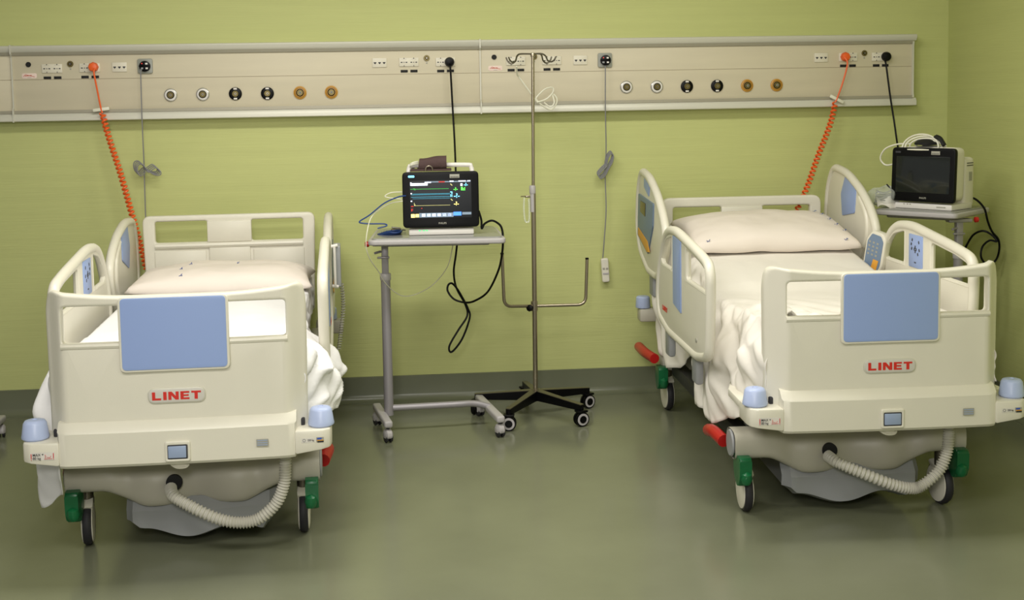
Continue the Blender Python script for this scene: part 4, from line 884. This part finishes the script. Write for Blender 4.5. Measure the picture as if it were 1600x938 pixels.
# bagged tubing to the left of the dark monitor
bp = Vector(t2(.42,.10,1.064))
t = thing('bagged_tubing', 'clear bag of coiled tubing beside the dark monitor', 'bag', tuple(bp), 0)
b = B()
def bag(i, j):
    a = i*2*PI; r = math.sin(j*PI); n_ = noise.noise(Vector((math.cos(a)*2, math.sin(a)*2, j*4)))
    return (.085*r*math.cos(a)*(1+.3*n_), .06*r*math.sin(a)*(1+.3*n_), .055+.055*-math.cos(j*PI)*(1+.2*n_)+.01*n_*r)
b.grid(lambda i, j: bag(i % 1.0, j), 28, 16); bmesh.ops.remove_doubles(b.bm, verts=b.bm.verts, dist=1e-5); b.obj('clear_bag', 'clear', t)
b = B()
for k in range(6):
    b.tube([(.055*math.cos(q*PI/7+k)*(1-.04*k), .035*math.sin(q*PI/7+k), .02+.012*k+.008*math.sin(q+k)) for q in range(14)], .003, 6, closed=True, smooth=2)
b.obj('tubing_coil', 'box', t)
B().tube([(.0,-.02,.12),(.02,-.03,.095),(.05,-.03,.07),(.055,-.03,.05)], .0035, 6, smooth=4).obj('black_lead', 'black', t)
pk = B(); pk.grid(lambda i, j: (-.06+.12*i, -.055+.03*j+.01*math.sin(i*9), .005+.055*j+.012*math.sin(i*7+j*3)), 14, 8)
pk.obj('paper_wrapper', 'lab', t)
# black cable on the right side of the corner table
b = B(); b.tube([(2.902, -0.76, 1.125), (2.95, -0.78, 1.106), (2.985, -0.8, 1.061), (3.003, -0.8, 0.999), (3.037, -0.78, 0.941), (3.082, -0.76, 0.895), (3.096, -0.74, 0.836), (3.086, -0.72, 0.781), (3.042, -0.72, 0.766), (3.011, -0.72, 0.803), (3.017, -0.72, 0.856), (3.044, -0.74, 0.89), (3.075, -0.76, 0.888), (3.05, -0.74, 0.923), (3.015, -0.72, 0.938), (2.979, -0.69, 0.913), (2.962, -0.64, 0.841)], .0055, 8, smooth=6)
props(b.obj('black_cable', 'black'), 'black cable looping down beside the corner table near the right wall', 'cable')

# ---------------------------------------------------------------- camera
f, pi_, ya, ro, H_, D_, cx_, cy_ = 1991., .0879, .0943, .0169, 1.688, 6.94, 796., 319.
c, s, c2, s2, cr, sr = math.cos(pi_), math.sin(pi_), math.cos(ya), math.sin(ya), math.cos(ro), math.sin(ro)
F_ = Vector((s2*c, c2*c, -s)); R0 = Vector((c2, -s2, 0)); U0 = R0.cross(F_); Rr = cr*R0-sr*U0; Ur = sr*R0+cr*U0
cam = bpy.data.cameras.new('camera'); co = bpy.data.objects.new('camera', cam); C.objects.link(co)
co.matrix_world = Matrix(((Rr.x,Ur.x,-F_.x,0),(Rr.y,Ur.y,-F_.y,-D_),(Rr.z,Ur.z,-F_.z,H_),(0,0,0,1)))
cam.sensor_width = 36; cam.lens = f*36/1600; cam.shift_x = (800-cx_)/1600; cam.shift_y = -(469-cy_)/1600
scn.camera = co
# ---------------------------------------------------------------- light
w = bpy.data.worlds.new('world'); scn.world = w; w.use_nodes = True
w.node_tree.nodes['Background'].inputs[0].default_value = (1,.98,.95,1); w.node_tree.nodes['Background'].inputs[1].default_value = .27
def area(name, loc, sx, sy, power, rot=(0,0,0), col=(1,.965,.91)):
    l = bpy.data.lights.new(name, 'AREA'); l.shape = 'RECTANGLE'; l.size = sx; l.size_y = sy; l.energy = power; l.color = col
    o = bpy.data.objects.new(name, l); C.objects.link(o); o.location = loc; o.rotation_euler = rot; return o
area('ceiling_lamp_a', (-.5,-2.15,2.97), 1.2, .35, 39)
area('ceiling_lamp_b', (1.2,-2.15,2.97), 1.2, .35, 34)
area('ceiling_lamp_c', (-1.0,-4.8,2.97), 1.2, .6, 54)
area('ceiling_lamp_d', (1.4,-4.8,2.97), 1.2, .6, 28)
area('front_fill', (-.3,-7.0,2.3), .6, .5, 62, (math.radians(76),0,-.05))  # fill light added from the camera side to brighten the bed fronts
scn.view_settings.view_transform = 'Standard'; scn.view_settings.look = 'None'; scn.view_settings.exposure = 0
